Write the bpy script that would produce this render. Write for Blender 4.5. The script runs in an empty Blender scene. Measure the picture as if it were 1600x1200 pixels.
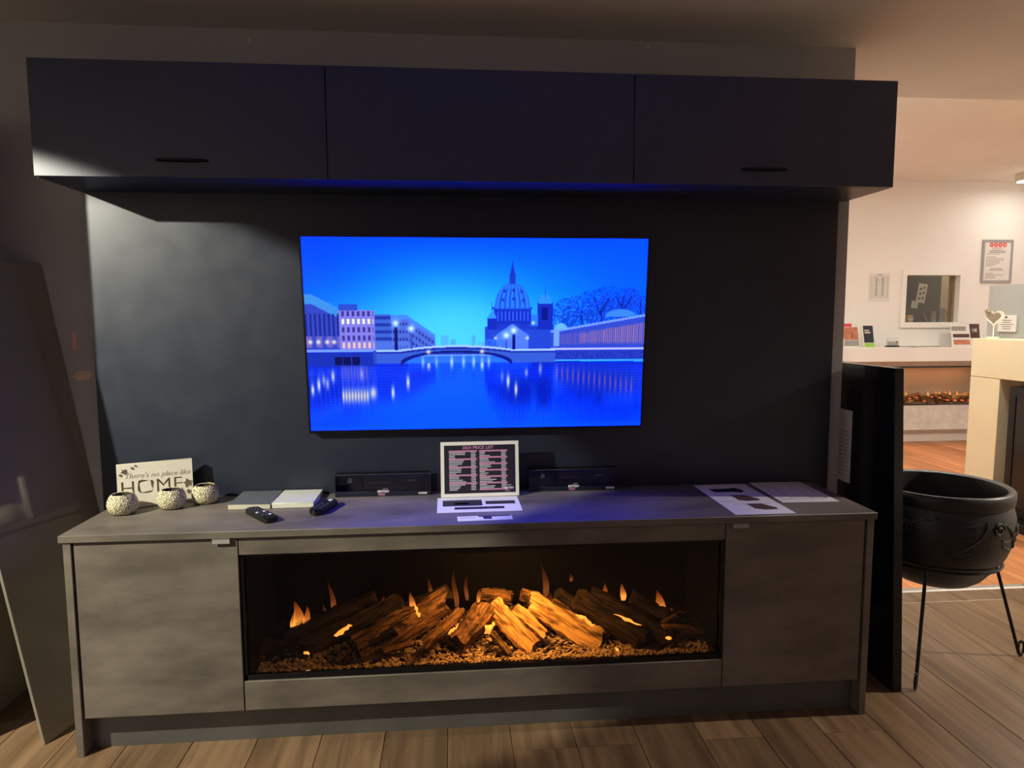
import bpy, bmesh, math, random
import numpy as np
from mathutils import Vector, Matrix
random.seed(7)
PI = math.pi
scene = bpy.context.scene
COL = scene.collection

# ------------------------------------------------------------------ camera
F_PX = 1067.19
cam_d = bpy.data.cameras.new('camera')
cam_d.sensor_fit = 'HORIZONTAL'; cam_d.sensor_width = 36.0
cam_d.lens = F_PX / 1600.0 * 36.0
cam_d.clip_start = 0.02
cam = bpy.data.objects.new('camera', cam_d); COL.objects.link(cam)
yaw, pitch, roll = 0.0851, -0.0966, -0.0035
fw = Vector((math.sin(yaw)*math.cos(pitch), math.cos(yaw)*math.cos(pitch), math.sin(pitch)))
rt = Vector((math.cos(yaw), -math.sin(yaw), 0)); up = rt.cross(fw)
r2 = rt*math.cos(roll) + up*math.sin(roll); u2 = up*math.cos(roll) - rt*math.sin(roll)
cam.matrix_world = Matrix(((r2.x, u2.x, -fw.x, -0.1029), (r2.y, u2.y, -fw.y, -2.5543),
                           (r2.z, u2.z, -fw.z, 1.3536), (0, 0, 0, 1)))
scene.camera = cam

# ------------------------------------------------------------------ world, exposure
world = bpy.data.worlds.new('world'); scene.world = world; world.use_nodes = True
world.node_tree.nodes['Background'].inputs[0].default_value = (0.01, 0.01, 0.012, 1)
world.node_tree.nodes['Background'].inputs[1].default_value = 0.3
vs = scene.view_settings
vs.view_transform = 'Standard'; vs.look = 'None'; vs.gamma = 1.0; vs.use_curve_mapping = False
vs.exposure = 0.0
SPOT_W = 580.0        # ceiling downlight to the left of the media wall
FAR_E = 60.0           # flush ceiling lights of the far room
NEAR_W = 400.0        # added unseen lamp on the right, brightens near floor and ceiling
FIRE_W = 6.0         # amber strip inside the electric fire
BACK_W = 85.0        # added unseen lamp in the rear corner, ambient fill for the left
TV_GAIN = 1.0
TV_BLUE = 8.0

# ------------------------------------------------------------------ materials
def s(r, g, b):
    def c(v):
        v /= 255.0
        return v/12.92 if v <= 0.04045 else ((v+0.055)/1.055)**2.4
    return (c(r), c(g), c(b))

def M(name, rgb, rough=0.5, metal=0.0, spec=0.5, var=None, bump=None, emit=None, rvar=None, stretch=None, rnd=0.0, coat=0.0, ramp=(.3, .7)):
    m = bpy.data.materials.new(name); m.use_nodes = True
    nt = m.node_tree; N = nt.nodes; L = nt.links
    p = N['Principled BSDF']
    p.inputs['Base Color'].default_value = (*rgb, 1)
    p.inputs['Roughness'].default_value = rough
    p.inputs['Metallic'].default_value = metal
    p.inputs['Specular IOR Level'].default_value = spec
    p.inputs['Coat Weight'].default_value = coat
    tc = N.new('ShaderNodeTexCoord'); mp = N.new('ShaderNodeMapping')
    L.new(tc.outputs['Object'], mp.inputs[0])
    if stretch: mp.inputs['Scale'].default_value = stretch
    src = None
    if var:
        n = N.new('ShaderNodeTexNoise'); n.inputs['Scale'].default_value = var[0]; n.inputs['Detail'].default_value = 6
        n.inputs['Roughness'].default_value = 0.62
        L.new(mp.outputs[0], n.inputs['Vector'])
        r = N.new('ShaderNodeValToRGB'); a = var[1]
        r.color_ramp.elements[0].position = ramp[0]; r.color_ramp.elements[1].position = ramp[1]
        r.color_ramp.elements[0].color = (*[max(0, c*(1-a)) for c in rgb], 1)
        hi = var[2] if len(var) > 2 else [c*(1+a) for c in rgb]
        r.color_ramp.elements[1].color = (*hi, 1)
        L.new(n.outputs['Fac'], r.inputs[0]); src = r.outputs[0]
        if rnd:   # every copy shifted in tone
            oi = N.new('ShaderNodeObjectInfo'); hv = N.new('ShaderNodeHueSaturation')
            mr = N.new('ShaderNodeMapRange'); mr.inputs['To Min'].default_value = 1-rnd; mr.inputs['To Max'].default_value = 1+rnd
            L.new(oi.outputs['Random'], mr.inputs[0]); L.new(mr.outputs[0], hv.inputs['Value'])
            L.new(src, hv.inputs['Color']); src = hv.outputs[0]
            ad = N.new('ShaderNodeVectorMath'); ad.operation = 'ADD'; cb = N.new('ShaderNodeCombineXYZ')
            m3 = N.new('ShaderNodeMath'); m3.operation = 'MULTIPLY'; m3.inputs[1].default_value = 37
            L.new(oi.outputs['Random'], m3.inputs[0]); L.new(m3.outputs[0], cb.inputs[2]); L.new(m3.outputs[0], cb.inputs[0])
            L.new(mp.outputs[0], ad.inputs[0]); L.new(cb.outputs[0], ad.inputs[1]); L.new(ad.outputs[0], n.inputs['Vector'])
        L.new(src, p.inputs['Base Color'])
    if rvar:
        n = N.new('ShaderNodeTexNoise'); n.inputs['Scale'].default_value = rvar[0]; n.inputs['Detail'].default_value = 5
        L.new(mp.outputs[0], n.inputs['Vector'])
        mr = N.new('ShaderNodeMapRange'); mr.inputs['From Min'].default_value = .35; mr.inputs['From Max'].default_value = .7
        mr.inputs['To Min'].default_value = rvar[1]; mr.inputs['To Max'].default_value = rvar[2]
        L.new(n.outputs['Fac'], mr.inputs[0]); L.new(mr.outputs[0], p.inputs['Roughness'])
    if bump:
        n = N.new('ShaderNodeTexNoise'); n.inputs['Scale'].default_value = bump[0]; n.inputs['Detail'].default_value = 5
        L.new(mp.outputs[0], n.inputs['Vector'])
        b = N.new('ShaderNodeBump'); b.inputs['Strength'].default_value = bump[1]; b.inputs['Distance'].default_value = 0.01
        L.new(n.outputs['Fac'], b.inputs['Height']); L.new(b.outputs[0], p.inputs['Normal'])
    if emit:
        p.inputs['Emission Color'].default_value = (*emit[0], 1); p.inputs['Emission Strength'].default_value = emit[1]
    return m

def glass_mat(name, tint, rough=0.02, refl=0.9, ior=1.5):
    m = bpy.data.materials.new(name); m.use_nodes = True
    nt = m.node_tree; N = nt.nodes; L = nt.links; N.clear()
    o = N.new('ShaderNodeOutputMaterial'); mx = N.new('ShaderNodeMixShader'); t = N.new('ShaderNodeBsdfTransparent')
    g = N.new('ShaderNodeBsdfGlossy'); f = N.new('ShaderNodeFresnel'); f.inputs[0].default_value = ior
    t.inputs[0].default_value = (*tint, 1); g.inputs['Roughness'].default_value = rough
    g.inputs[0].default_value = (refl, refl, refl, 1)
    L.new(f.outputs[0], mx.inputs[0]); L.new(t.outputs[0], mx.inputs[1]); L.new(g.outputs[0], mx.inputs[2]); L.new(mx.outputs[0], o.inputs[0])
    return m

def flame_mat(name, k, c0=(1.0, 0.42, 0.06), c1=(1.0, 0.12, 0.01)):
    m = bpy.data.materials.new(name); m.use_nodes = True
    nt = m.node_tree; N = nt.nodes; L = nt.links; N.clear()
    o = N.new('ShaderNodeOutputMaterial'); mx = N.new('ShaderNodeMixShader'); t = N.new('ShaderNodeBsdfTransparent')
    e = N.new('ShaderNodeEmission'); tc = N.new('ShaderNodeTexCoord'); sp = N.new('ShaderNodeSeparateXYZ')
    L.new(tc.outputs['Generated'], sp.inputs[0])
    r = N.new('ShaderNodeValToRGB'); r.color_ramp.elements[0].color = (*c0, 1); r.color_ramp.elements[1].color = (*c1, 1)
    L.new(sp.outputs[2], r.inputs[0]); L.new(r.outputs[0], e.inputs[0]); e.inputs[1].default_value = k
    a = N.new('ShaderNodeValToRGB'); cr = a.color_ramp
    cr.elements[0].position = 0; cr.elements[0].color = (.25,)*3 + (1,)
    cr.elements[1].position = 1; cr.elements[1].color = (0, 0, 0, 1)
    x = cr.elements.new(.2); x.color = (.38,)*3 + (1,)
    x = cr.elements.new(.5); x.color = (.13,)*3 + (1,)
    L.new(sp.outputs[2], a.inputs[0]); L.new(a.outputs[0], mx.inputs[0])
    L.new(t.outputs[0], mx.inputs[1]); L.new(e.outputs[0], mx.inputs[2]); L.new(mx.outputs[0], o.inputs[0])
    return m

def crackle_mat():
    m = M('crackle_ceramic', s(225, 215, 175), 0.45)
    nt = m.node_tree; N = nt.nodes; L = nt.links; p = N['Principled BSDF']
    tc = N.new('ShaderNodeTexCoord'); v = N.new('ShaderNodeTexVoronoi'); v.feature = 'DISTANCE_TO_EDGE'; v.inputs['Scale'].default_value = 130
    L.new(tc.outputs['Object'], v.inputs['Vector'])
    r = N.new('ShaderNodeValToRGB'); r.color_ramp.elements[0].position = .02; r.color_ramp.elements[1].position = .16
    r.color_ramp.elements[0].color = (*s(96, 88, 62), 1); r.color_ramp.elements[1].color = (*s(226, 218, 182), 1)
    L.new(v.outputs['Distance'], r.inputs[0]); L.new(r.outputs[0], p.inputs['Base Color'])
    b = N.new('ShaderNodeBump'); b.inputs['Strength'].default_value = 1; b.inputs['Distance'].default_value = .004
    L.new(v.outputs['Distance'], b.inputs['Height']); L.new(b.outputs[0], p.inputs['Normal'])
    return m

def plank_mat(name, rgb, dark, rough):
    m = M(name, rgb, rough)
    nt = m.node_tree; N = nt.nodes; L = nt.links; p = N['Principled BSDF']
    tc = N.new('ShaderNodeTexCoord'); oi = N.new('ShaderNodeObjectInfo')
    mp = N.new('ShaderNodeMapping'); mp.inputs['Scale'].default_value = (22, 1.6, 5)
    ad = N.new('ShaderNodeVectorMath'); ad.operation = 'ADD'; cb = N.new('ShaderNodeCombineXYZ')
    mu = N.new('ShaderNodeMath'); mu.operation = 'MULTIPLY'; mu.inputs[1].default_value = 53
    L.new(oi.outputs['Random'], mu.inputs[0]); L.new(mu.outputs[0], cb.inputs[0]); L.new(mu.outputs[0], cb.inputs[1])
    L.new(tc.outputs['Object'], ad.inputs[0]); L.new(cb.outputs[0], ad.inputs[1]); L.new(ad.outputs[0], mp.inputs[0])
    n = N.new('ShaderNodeTexNoise'); n.inputs['Scale'].default_value = 1.0; n.inputs['Detail'].default_value = 7; n.inputs['Distortion'].default_value = .8
    L.new(mp.outputs[0], n.inputs['Vector'])
    r = N.new('ShaderNodeValToRGB'); r.color_ramp.elements[0].position = .32; r.color_ramp.elements[1].position = .66
    r.color_ramp.elements[0].color = (*dark, 1); r.color_ramp.elements[1].color = (*rgb, 1)
    L.new(n.outputs['Fac'], r.inputs[0])
    hv = N.new('ShaderNodeHueSaturation'); mr = N.new('ShaderNodeMapRange')
    mr.inputs['To Min'].default_value = .78; mr.inputs['To Max'].default_value = 1.15
    L.new(oi.outputs['Random'], mr.inputs[0]); L.new(mr.outputs[0], hv.inputs['Value']); L.new(r.outputs[0], hv.inputs['Color'])
    L.new(hv.outputs[0], p.inputs['Base Color'])
    return m

def log_mat(name, bark, wood):
    m = M(name, bark, .85, spec=.2)
    nt = m.node_tree; N = nt.nodes; L = nt.links; p = N['Principled BSDF']
    tc = N.new('ShaderNodeTexCoord'); mp = N.new('ShaderNodeMapping'); mp.inputs['Scale'].default_value = (14, 90, 90)
    L.new(tc.outputs['Object'], mp.inputs[0])
    n = N.new('ShaderNodeTexNoise'); n.inputs['Scale'].default_value = 1; n.inputs['Detail'].default_value = 6; n.inputs['Distortion'].default_value = .6
    L.new(mp.outputs[0], n.inputs['Vector'])
    r = N.new('ShaderNodeValToRGB'); r.color_ramp.elements[0].position = .36; r.color_ramp.elements[1].position = .62
    r.color_ramp.elements[0].color = (*bark, 1); r.color_ramp.elements[1].color = (*wood, 1)
    L.new(n.outputs['Fac'], r.inputs[0]); L.new(r.outputs[0], p.inputs['Base Color'])
    b = N.new('ShaderNodeBump'); b.inputs['Strength'].default_value = 1; b.inputs['Distance'].default_value = .009
    L.new(n.outputs['Fac'], b.inputs['Height']); L.new(b.outputs[0], p.inputs['Normal'])
    return m

MT = {}
MT['wall_grey'] = M('wall_grey_paint', s(178, 176, 172), .75, var=(3, .06))
MT['wall_light'] = M('wall_light_paint', s(214, 208, 198), .7, var=(2, .04))
MT['wall_white'] = M('wall_white_paint', s(238, 236, 230), .7, var=(2, .03))
MT['ceiling'] = M('ceiling_paint', s(232, 226, 216), .8, var=(1.2, .05), bump=(6, .08))
MT['panel'] = M('charcoal_laminate', s(30, 37, 52), .38, spec=.55, var=(2.5, .1), rvar=(9, .35, .43))
MT['cab_dark'] = M('charcoal_cabinet', s(44, 52, 74), .4, spec=.7, var=(30, .1), rvar=(5, .37, .44))
MT['carcass_edge'] = M('pale_edging', s(190, 188, 178), .5)
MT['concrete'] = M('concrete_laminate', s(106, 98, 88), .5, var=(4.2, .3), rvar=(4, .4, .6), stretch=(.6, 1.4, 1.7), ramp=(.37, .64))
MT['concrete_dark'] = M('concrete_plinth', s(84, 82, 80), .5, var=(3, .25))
MT['black_gap'] = M('cabinet_inside_black', s(18, 18, 20), .8)
MT['tab'] = M('grey_metal_tab', s(165, 163, 158), .45, metal=.2, var=(60, .08))
MT['black_metal'] = M('black_metal', s(20, 20, 22), .4, metal=.3, spec=.5, var=(40, .15))
MT['black_plastic'] = M('black_plastic', s(14, 14, 16), .35, var=(50, .1))
MT['firebox'] = M('firebox_black', s(5, 5, 6), .6, spec=.08, var=(10, .2))
MT['glass_fire'] = glass_mat('fire_glass', (.9, .9, .9), .03, .55)
MT['glass'] = glass_mat('clear_glass', (.93, .95, .95), .02, .8)
MT['acrylic'] = glass_mat('clear_acrylic', (.96, .97, .98), .03, .9)
MT['log_dark'] = log_mat('log_bark', s(22, 17, 14), s(62, 47, 34))
MT['log_mid'] = log_mat('log_brown', s(40, 28, 19), s(138, 98, 60))
MT['log_pale'] = log_mat('log_split', s(96, 66, 36), s(206, 160, 98))
MT['chips'] = M('wood_chips', s(150, 122, 90), .8, var=(90, .6))
MT['ember'] = M('ember_glow', s(255, 140, 30), .6, emit=((1, .36, .05), 1.7), var=(60, .3))
MT['ember_far'] = M('ember_glow_soft', s(255, 120, 60), .6, emit=((1, .22, .08), .5), var=(60, .3))
MT['flame'] = flame_mat('flame_bright', 2.6)
MT['flame_dim'] = flame_mat('flame_faint', .5, (1, .3, .06), (.9, .1, .02))
MT['plank'] = plank_mat('oak_plank', s(130, 104, 77), s(92, 71, 51), .42)
MT['plank_far'] = plank_mat('orange_plank', s(204, 140, 90), s(170, 104, 62), .4)
MT['subfloor'] = M('subfloor_dark', s(60, 44, 32), .8, var=(5, .2))
MT['metal_strip'] = M('threshold_metal', s(150, 146, 138), .5, metal=.3, var=(30, .06))
MT['screw'] = M('screw_head', s(90, 88, 84), .4, metal=.9, var=(200, .1))
MT['gloss_dark'] = M('dark_gloss_board', s(128, 122, 108), .1, var=(3, .08), spec=.6, coat=.3)
MT['gloss_tan'] = M('taupe_gloss_board', s(142, 134, 118), .2, var=(2, .08), spec=.5)
MT['gloss_black'] = M('black_gloss_board', s(16, 18, 22), .16, var=(3, .1))
MT['paper'] = M('white_paper', s(226, 224, 218), .7, var=(20, .03))
MT['paper_grey'] = M('grey_print', s(150, 148, 142), .7, var=(40, .06))
MT['ink'] = M('dark_print', s(24, 24, 40), .5, var=(40, .1))
MT['ink_grey'] = M('text_grey', s(110, 108, 106), .7, var=(40, .05))
MT['ink_brown'] = M('brown_print', s(86, 58, 54), .6, var=(60, .35))
MT['ink_pink'] = M('pink_print', s(196, 132, 168), .6, var=(60, .1))
MT['ink_white'] = M('white_print', s(225, 225, 232), .6, var=(60, .05))
MT['ink_red'] = M('red_print', s(214, 72, 66), .6, var=(60, .08))
MT['ink_green'] = M('green_print', s(150, 200, 70), .6, var=(60, .06))
MT['ink_orange'] = M('orange_print', s(190, 120, 92), .6, var=(25, .4))
MT['navy_card'] = M('navy_card', s(22, 26, 46), .4, var=(30, .12))
MT['white_wood'] = M('white_painted_wood', s(232, 226, 208), .55, var=(30, .04))
MT['sign_letter_shade'] = M('sign_shaded_wood', s(170, 160, 138), .7, var=(50, .15))  # back board toned darker to stand for shade inside the cut-out letters
MT['sign_script'] = M('sign_script_grey', s(168, 160, 148), .7, var=(50, .05))
MT['silver'] = M('silver_glitter', s(168, 160, 140), .3, metal=.8, var=(300, .4))
MT['crackle'] = crackle_mat()
MT['holder_in'] = M('holder_inside', s(74, 66, 54), .6, var=(60, .3))
MT['slab_grey'] = M('grey_sample_top', s(92, 96, 100), .45, var=(14, .18))
MT['slab_edge'] = M('pale_sample_edge', s(196, 192, 170), .6, var=(30, .05))
MT['slab_white'] = M('cream_sample', s(212, 214, 200), .35, var=(20, .03))
MT['remote_key'] = M('remote_key', s(60, 60, 66), .4, var=(90, .1))
MT['remote_light'] = M('remote_light_key', s(205, 208, 212), .3, var=(90, .05))
MT['cast'] = M('black_cast_clay', s(34, 34, 36), .42, var=(18, .3), bump=(40, .12))
MT['cream'] = M('cream_stone', s(238, 228, 192), .5, var=(3, .05))
MT['taupe'] = M('taupe_back', s(150, 136, 116), .6, var=(5, .06))
MT['partition'] = M('grey_partition', s(168, 172, 168), .6, var=(3, .05))
MT['far_concrete'] = M('pale_concrete', s(196, 192, 184), .6, var=(9, .16))
MT['frame_silver'] = M('silver_frame', s(168, 168, 172), .35, metal=.4, var=(40, .06))
MT['lamp_glow'] = M('lamp_diffuser', s(255, 240, 220), .5, emit=((1, .95, .87), FAR_E))
MT['lamp_glow_dim'] = M('lamp_diffuser_dim', s(255, 244, 228), .5, emit=((1, .93, .84), 14))
MT['lamp_body'] = M('lamp_body', s(226, 220, 206), .5, var=(30, .04))
MT['tv_black'] = M('tv_casing', s(10, 10, 12), .3, var=(40, .1))
MT['plaster'] = M('bare_plaster', s(226, 200, 168), .9, var=(40, .25), bump=(60, .5))
MT['tape'] = M('pink_tape', s(226, 176, 160), .7, var=(50, .1))
MT['board_dark'] = M('slate_board', s(70, 72, 74), .6, var=(18, .25))
MT['cupboard'] = M('beige_cupboard', s(196, 180, 152), .5, var=(8, .06))
MT['steel'] = M('steel', s(180, 182, 186), .25, metal=.9, var=(30, .08))
MT['orange_trim'] = M('pine_trim', s(214, 168, 104), .5, var=(20, .1))

# ------------------------------------------------------------------ mesh helpers
def fin(bm, name, smooth=False):
    bmesh.ops.recalc_face_normals(bm, faces=bm.faces)
    me = bpy.data.meshes.new(name); bm.to_mesh(me); bm.free()
    if smooth:
        me.polygons.foreach_set('use_smooth', [True]*len(me.polygons))
        me.set_sharp_from_angle(angle=math.radians(40))
    return me

def addbox(bm, x0, x1, y0, y1, z0, z1, rot=None):
    if x0 > x1: x0, x1 = x1, x0
    if y0 > y1: y0, y1 = y1, y0
    if z0 > z1: z0, z1 = z1, z0
    vs_ = [bm.verts.new(v) for v in ((x0,y0,z0),(x1,y0,z0),(x1,y1,z0),(x0,y1,z0),(x0,y0,z1),(x1,y0,z1),(x1,y1,z1),(x0,y1,z1))]
    for f in ((0,3,2,1),(4,5,6,7),(0,1,5,4),(1,2,6,5),(2,3,7,6),(3,0,4,7)):
        bm.faces.new([vs_[i] for i in f])
    return vs_

def box(x0, x1, y0, y1, z0, z1, bev=0.0, seg=2):
    bm = bmesh.new(); addbox(bm, x0, x1, y0, y1, z0, z1)
    if bev: bmesh.ops.bevel(bm, geom=bm.edges[:], offset=bev, segments=seg, affect='EDGES', profile=.5)
    return fin(bm, 'box', bool(bev))

def boxes(lst):
    bm = bmesh.new()
    for b in lst: addbox(bm, *b)
    return fin(bm, 'boxes')

def lathe(prof, n=32, cap=True):
    bm = bmesh.new(); rings = []
    for r, z in prof:
        rings.append([bm.verts.new((r*math.cos(2*PI*i/n), r*math.sin(2*PI*i/n), z)) for i in range(n)])
    for a, b in zip(rings, rings[1:]):
        for i in range(n): bm.faces.new((a[i], a[(i+1) % n], b[(i+1) % n], b[i]))
    if cap:
        bm.faces.new(rings[0][::-1]); bm.faces.new(rings[-1])
    return fin(bm, 'lathe', True)

def addtube(bm, pts, r, n=8, closed=False):
    pts = [Vector(p) for p in pts]; rings = []
    for i, p in enumerate(pts):
        a = pts[i-1] if (i > 0 or closed) else p; b = pts[(i+1) % len(pts)] if (i < len(pts)-1 or closed) else p
        t = (b-a).normalized(); h = Vector((0, 0, 1)) if abs(t.z) < .9 else Vector((1, 0, 0))
        u = t.cross(h).normalized(); v = t.cross(u)
        rr = r[i] if isinstance(r, (list, tuple)) else r
        rings.append([bm.verts.new(p+u*rr*math.cos(2*PI*k/n)+v*rr*math.sin(2*PI*k/n)) for k in range(n)])
    pr = list(zip(rings, rings[1:])) + ([(rings[-1], rings[0])] if closed else [])
    for a, b in pr:
        for k in range(n): bm.faces.new((a[k], a[(k+1) % n], b[(k+1) % n], b[k]))
    if not closed:
        bm.faces.new(rings[0][::-1]); bm.faces.new(rings[-1])

def tube(pts, r, n=8, closed=False):
    bm = bmesh.new(); addtube(bm, pts, r, n, closed); return fin(bm, 'tube', True)

def prism(outline, d0, d1, axis='y', bev=0.0):
    """outline of (a, b) pairs; axis y: (x, z), axis z: (x, y), axis x: (y, z)"""
    def P(a, b, d): return {'y': (a, d, b), 'z': (a, b, d), 'x': (d, a, b)}[axis]
    bm = bmesh.new()
    A = [bm.verts.new(P(a, b, d0)) for a, b in outline]; B = [bm.verts.new(P(a, b, d1)) for a, b in outline]
    bm.faces.new(A); bm.faces.new(B[::-1]); n = len(A)
    for i in range(n): bm.faces.new((A[i], A[(i+1) % n], B[(i+1) % n], B[i]))
    if bev: bmesh.ops.bevel(bm, geom=bm.edges[:], offset=bev, segments=2, affect='EDGES')
    return fin(bm, 'prism', bool(bev))

def rrect(w, h, r, n=5):
    o = []
    for cx, cy, a0 in ((w/2-r, h/2-r, 0), (-w/2+r, h/2-r, 90), (-w/2+r, -h/2+r, 180), (w/2-r, -h/2+r, 270)):
        for k in range(n+1):
            a = math.radians(a0+90*k/n); o.append((cx+r*math.cos(a), cy+r*math.sin(a)))
    return o

def sheet(w, h, nx, ny, fn, th=0.0006):
    """thin paper lying in xy with height fn(u, v)"""
    bm = bmesh.new(); T = []; B = []
    for j in range(ny+1):
        for i in range(nx+1):
            x, y = (i/nx-.5)*w, (j/ny-.5)*h; z = fn(i/nx, j/ny)
            T.append(bm.verts.new((x, y, z+th))); B.append(bm.verts.new((x, y, z)))
    q = lambda i, j: j*(nx+1)+i
    for j in range(ny):
        for i in range(nx):
            bm.faces.new((T[q(i,j)], T[q(i+1,j)], T[q(i+1,j+1)], T[q(i,j+1)]))
            bm.faces.new((B[q(i,j)], B[q(i,j+1)], B[q(i+1,j+1)], B[q(i+1,j)]))
    for i in range(nx):
        bm.faces.new((T[q(i,0)], B[q(i,0)], B[q(i+1,0)], T[q(i+1,0)])); bm.faces.new((T[q(i+1,ny)], B[q(i+1,ny)], B[q(i,ny)], T[q(i,ny)]))
    for j in range(ny):
        bm.faces.new((T[q(0,j+1)], B[q(0,j+1)], B[q(0,j)], T[q(0,j)])); bm.faces.new((T[q(nx,j)], B[q(nx,j)], B[q(nx,j+1)], T[q(nx,j+1)]))
    return fin(bm, 'sheet', True)

def text_mesh(txt, size, extrude=0.0004, shear=0.0, align='CENTER', space=1.0, weight=0.0):
    cu = bpy.data.curves.new('t', 'FONT'); cu.body = txt; cu.size = size; cu.extrude = extrude; cu.shear = shear
    cu.align_x = align; cu.align_y = 'CENTER'; cu.resolution_u = 2; cu.space_character = space; cu.offset = weight
    o = bpy.data.objects.new('t', cu); COL.objects.link(o)
    dg = bpy.context.evaluated_depsgraph_get(); me = bpy.data.meshes.new_from_object(o.evaluated_get(dg))
    bpy.data.objects.remove(o); bpy.data.curves.remove(cu)
    return me

def xf(me, loc=(0,0,0), rot=(0,0,0), scl=(1,1,1)):
    from mathutils import Euler
    me.transform(Matrix.Translation(loc) @ Euler(rot).to_matrix().to_4x4() @ Matrix.Diagonal((*scl, 1)))
    return me

def setm(me, m):
    me.materials.clear(); me.materials.append(m)

def obj(name, me, m, parent=None, world=True, center=True):
    """link one mesh; world=True: mesh is in world coordinates (an unrotated parent's place is taken off)"""
    if isinstance(m, str): m = MT[m]
    if center and len(me.vertices):
        co = np.empty(len(me.vertices)*3, np.float32); me.vertices.foreach_get('co', co); co = co.reshape(-1, 3)
        c = Vector([float(v) for v in (co.min(0)+co.max(0))/2]); me.transform(Matrix.Translation(-c))
    else: c = Vector((0, 0, 0))
    me.name = name; setm(me, m)
    o = bpy.data.objects.new(name, me); COL.objects.link(o); o.location = c
    if parent is not None:
        o.parent = parent
        if world:
            q = parent; off = Vector((0, 0, 0))
            while q is not None: off += q.location; q = q.parent
            o.location = c - off
    return o

def tag(o, label, cat, group=None):
    o['label'] = label; o['category'] = cat
    if group: o['group'] = group
    return o

def thing(name, label, cat, loc=(0,0,0), rot=(0,0,0), group=None):
    o = bpy.data.objects.new(name, None); COL.objects.link(o); o.empty_display_size = .05
    o.location = loc; o.rotation_euler = rot
    return tag(o, label, cat, group)

def struct(name, me, m, label=None):
    o = obj(name, me, m); o['kind'] = 'structure'
    if label: o['label'] = label
    return o

# ------------------------------------------------------------------ the room
CEIL, CEILF = 2.358, 2.77
YS, YF = 0.54, 4.40                 # step in floor and ceiling, far wall
XL, XR, YB, XW = -3.4, 6.8, -4.6, 1.416
wall_back = struct('wall_back', box(XL, XW, 0, YS, 0, CEIL), 'wall_grey', 'dark grey media wall behind the television')
struct('wall_left', box(XL-.1, XL, YB, YS, 0, CEIL), 'wall_light')
struct('wall_front', box(XL, XR, YB-.1, YB, 0, CEIL), 'wall_light')
struct('wall_right', boxes([(XR, XR+.1, YB, YF, 0, CEILF)]), 'wall_white')
struct('wall_partition', box(XW-.1, XW, YS, YF, 0, CEILF), 'wall_white')
HX0, HX1, HZ0, HZ1 = 4.70, 5.30, 1.29, 1.79        # serving hatch hole
struct('wall_far', boxes([(XW, HX0, YF, YF+.12, 0, CEILF), (HX1, XR, YF, YF+.12, 0, CEILF),
                          (HX0, HX1, YF, YF+.12, 0, HZ0), (HX0, HX1, YF, YF+.12, HZ1, CEILF)]), 'wall_white',
       'white far wall with a serving hatch')
struct('ceiling', box(XL, XR, YB, YS, CEIL, CEIL+.02), 'ceiling')
struct('ceiling_far', boxes([(XW, XR, YS, YF, CEILF, CEILF+.05), (XW, XR, YS-.02, YS, CEIL+.02, CEILF+.05)]), 'ceiling')
# small back room seen through the hatch
struct('wall_hatch_room', boxes([(3.9, 6.1, 5.9, 6.0, 0, 2.5), (3.85, 3.9, YF+.12, 6, 0, 2.5), (6.1, 6.15, YF+.12, 6, 0, 2.5),
                                 (3.85, 6.15, YF+.12, 6, 2.5, 2.55), (3.85, 6.15, YF+.12, 6, -.05, 0)]), 'cupboard')

floor = struct('floor', box(XL, XR, YB, YS, -.06, -.012), 'subfloor', 'oak effect plank floor in front of the media wall')
floor_far = struct('floor_far', box(XW, XR, YS, YF, -.06, -.012), 'subfloor', 'orange plank floor of the far room')
PLANKS = {}
def plank(parent, w, ln, x, y, m):
    key = (round(w, 3), round(ln, 3), m)
    if key not in PLANKS:
        bm = bmesh.new(); addbox(bm, -w/2+.0008, w/2-.0008, -ln/2+.0008, ln/2-.0008, -.012, 0)
        bmesh.ops.bevel(bm, geom=[e for e in bm.edges if all(v.co.z > -.001 for v in e.verts)], offset=.0012, segments=1, affect='EDGES')
        me = fin(bm, 'plank'); setm(me, MT[m]); PLANKS[key] = me
    o = bpy.data.objects.new('plank', PLANKS[key]); COL.objects.link(o)
    o.parent = parent; o.location = Vector((x, y, 0)) - parent.location
def lay(parent, x0, x1, y0, y1, w, ln, m):
    rr = random.Random(3); i = 0; x = x0
    while x < x1-.01:
        ww = min(w, x1-x); y = y0; off = rr.choice((.25, .5, .75, 1.0))*ln
        while y < y1-.01:
            l2 = min(off if y == y0 else ln, y1-y)
            plank(parent, ww, round(l2, 3), x+ww/2, y+l2/2, m); y += l2
        x += ww
lay(floor, XL, XR, YB, YS, .204, 1.25, 'plank')
lay(floor_far, XW, XR, YS, YF, .19, 1.25, 'plank_far')
tr = struct('trim_1', prism([(YS-.022, 0), (YS-.016, .006), (YS+.016, .006), (YS+.022, 0)], XW+.002, XR-.002, 'x'), 'metal_strip', 'pale metal threshold strip between the two floors')
scr = lathe([(.005, 0), (.005, .001), (.003, .0016)], 10)
for k in range(11):
    o = bpy.data.objects.new('screw', scr); setm(scr, MT['screw']); COL.objects.link(o); o.parent = tr
    o.location = Vector((1.75+k*.33, YS, .006)) - tr.location

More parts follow.
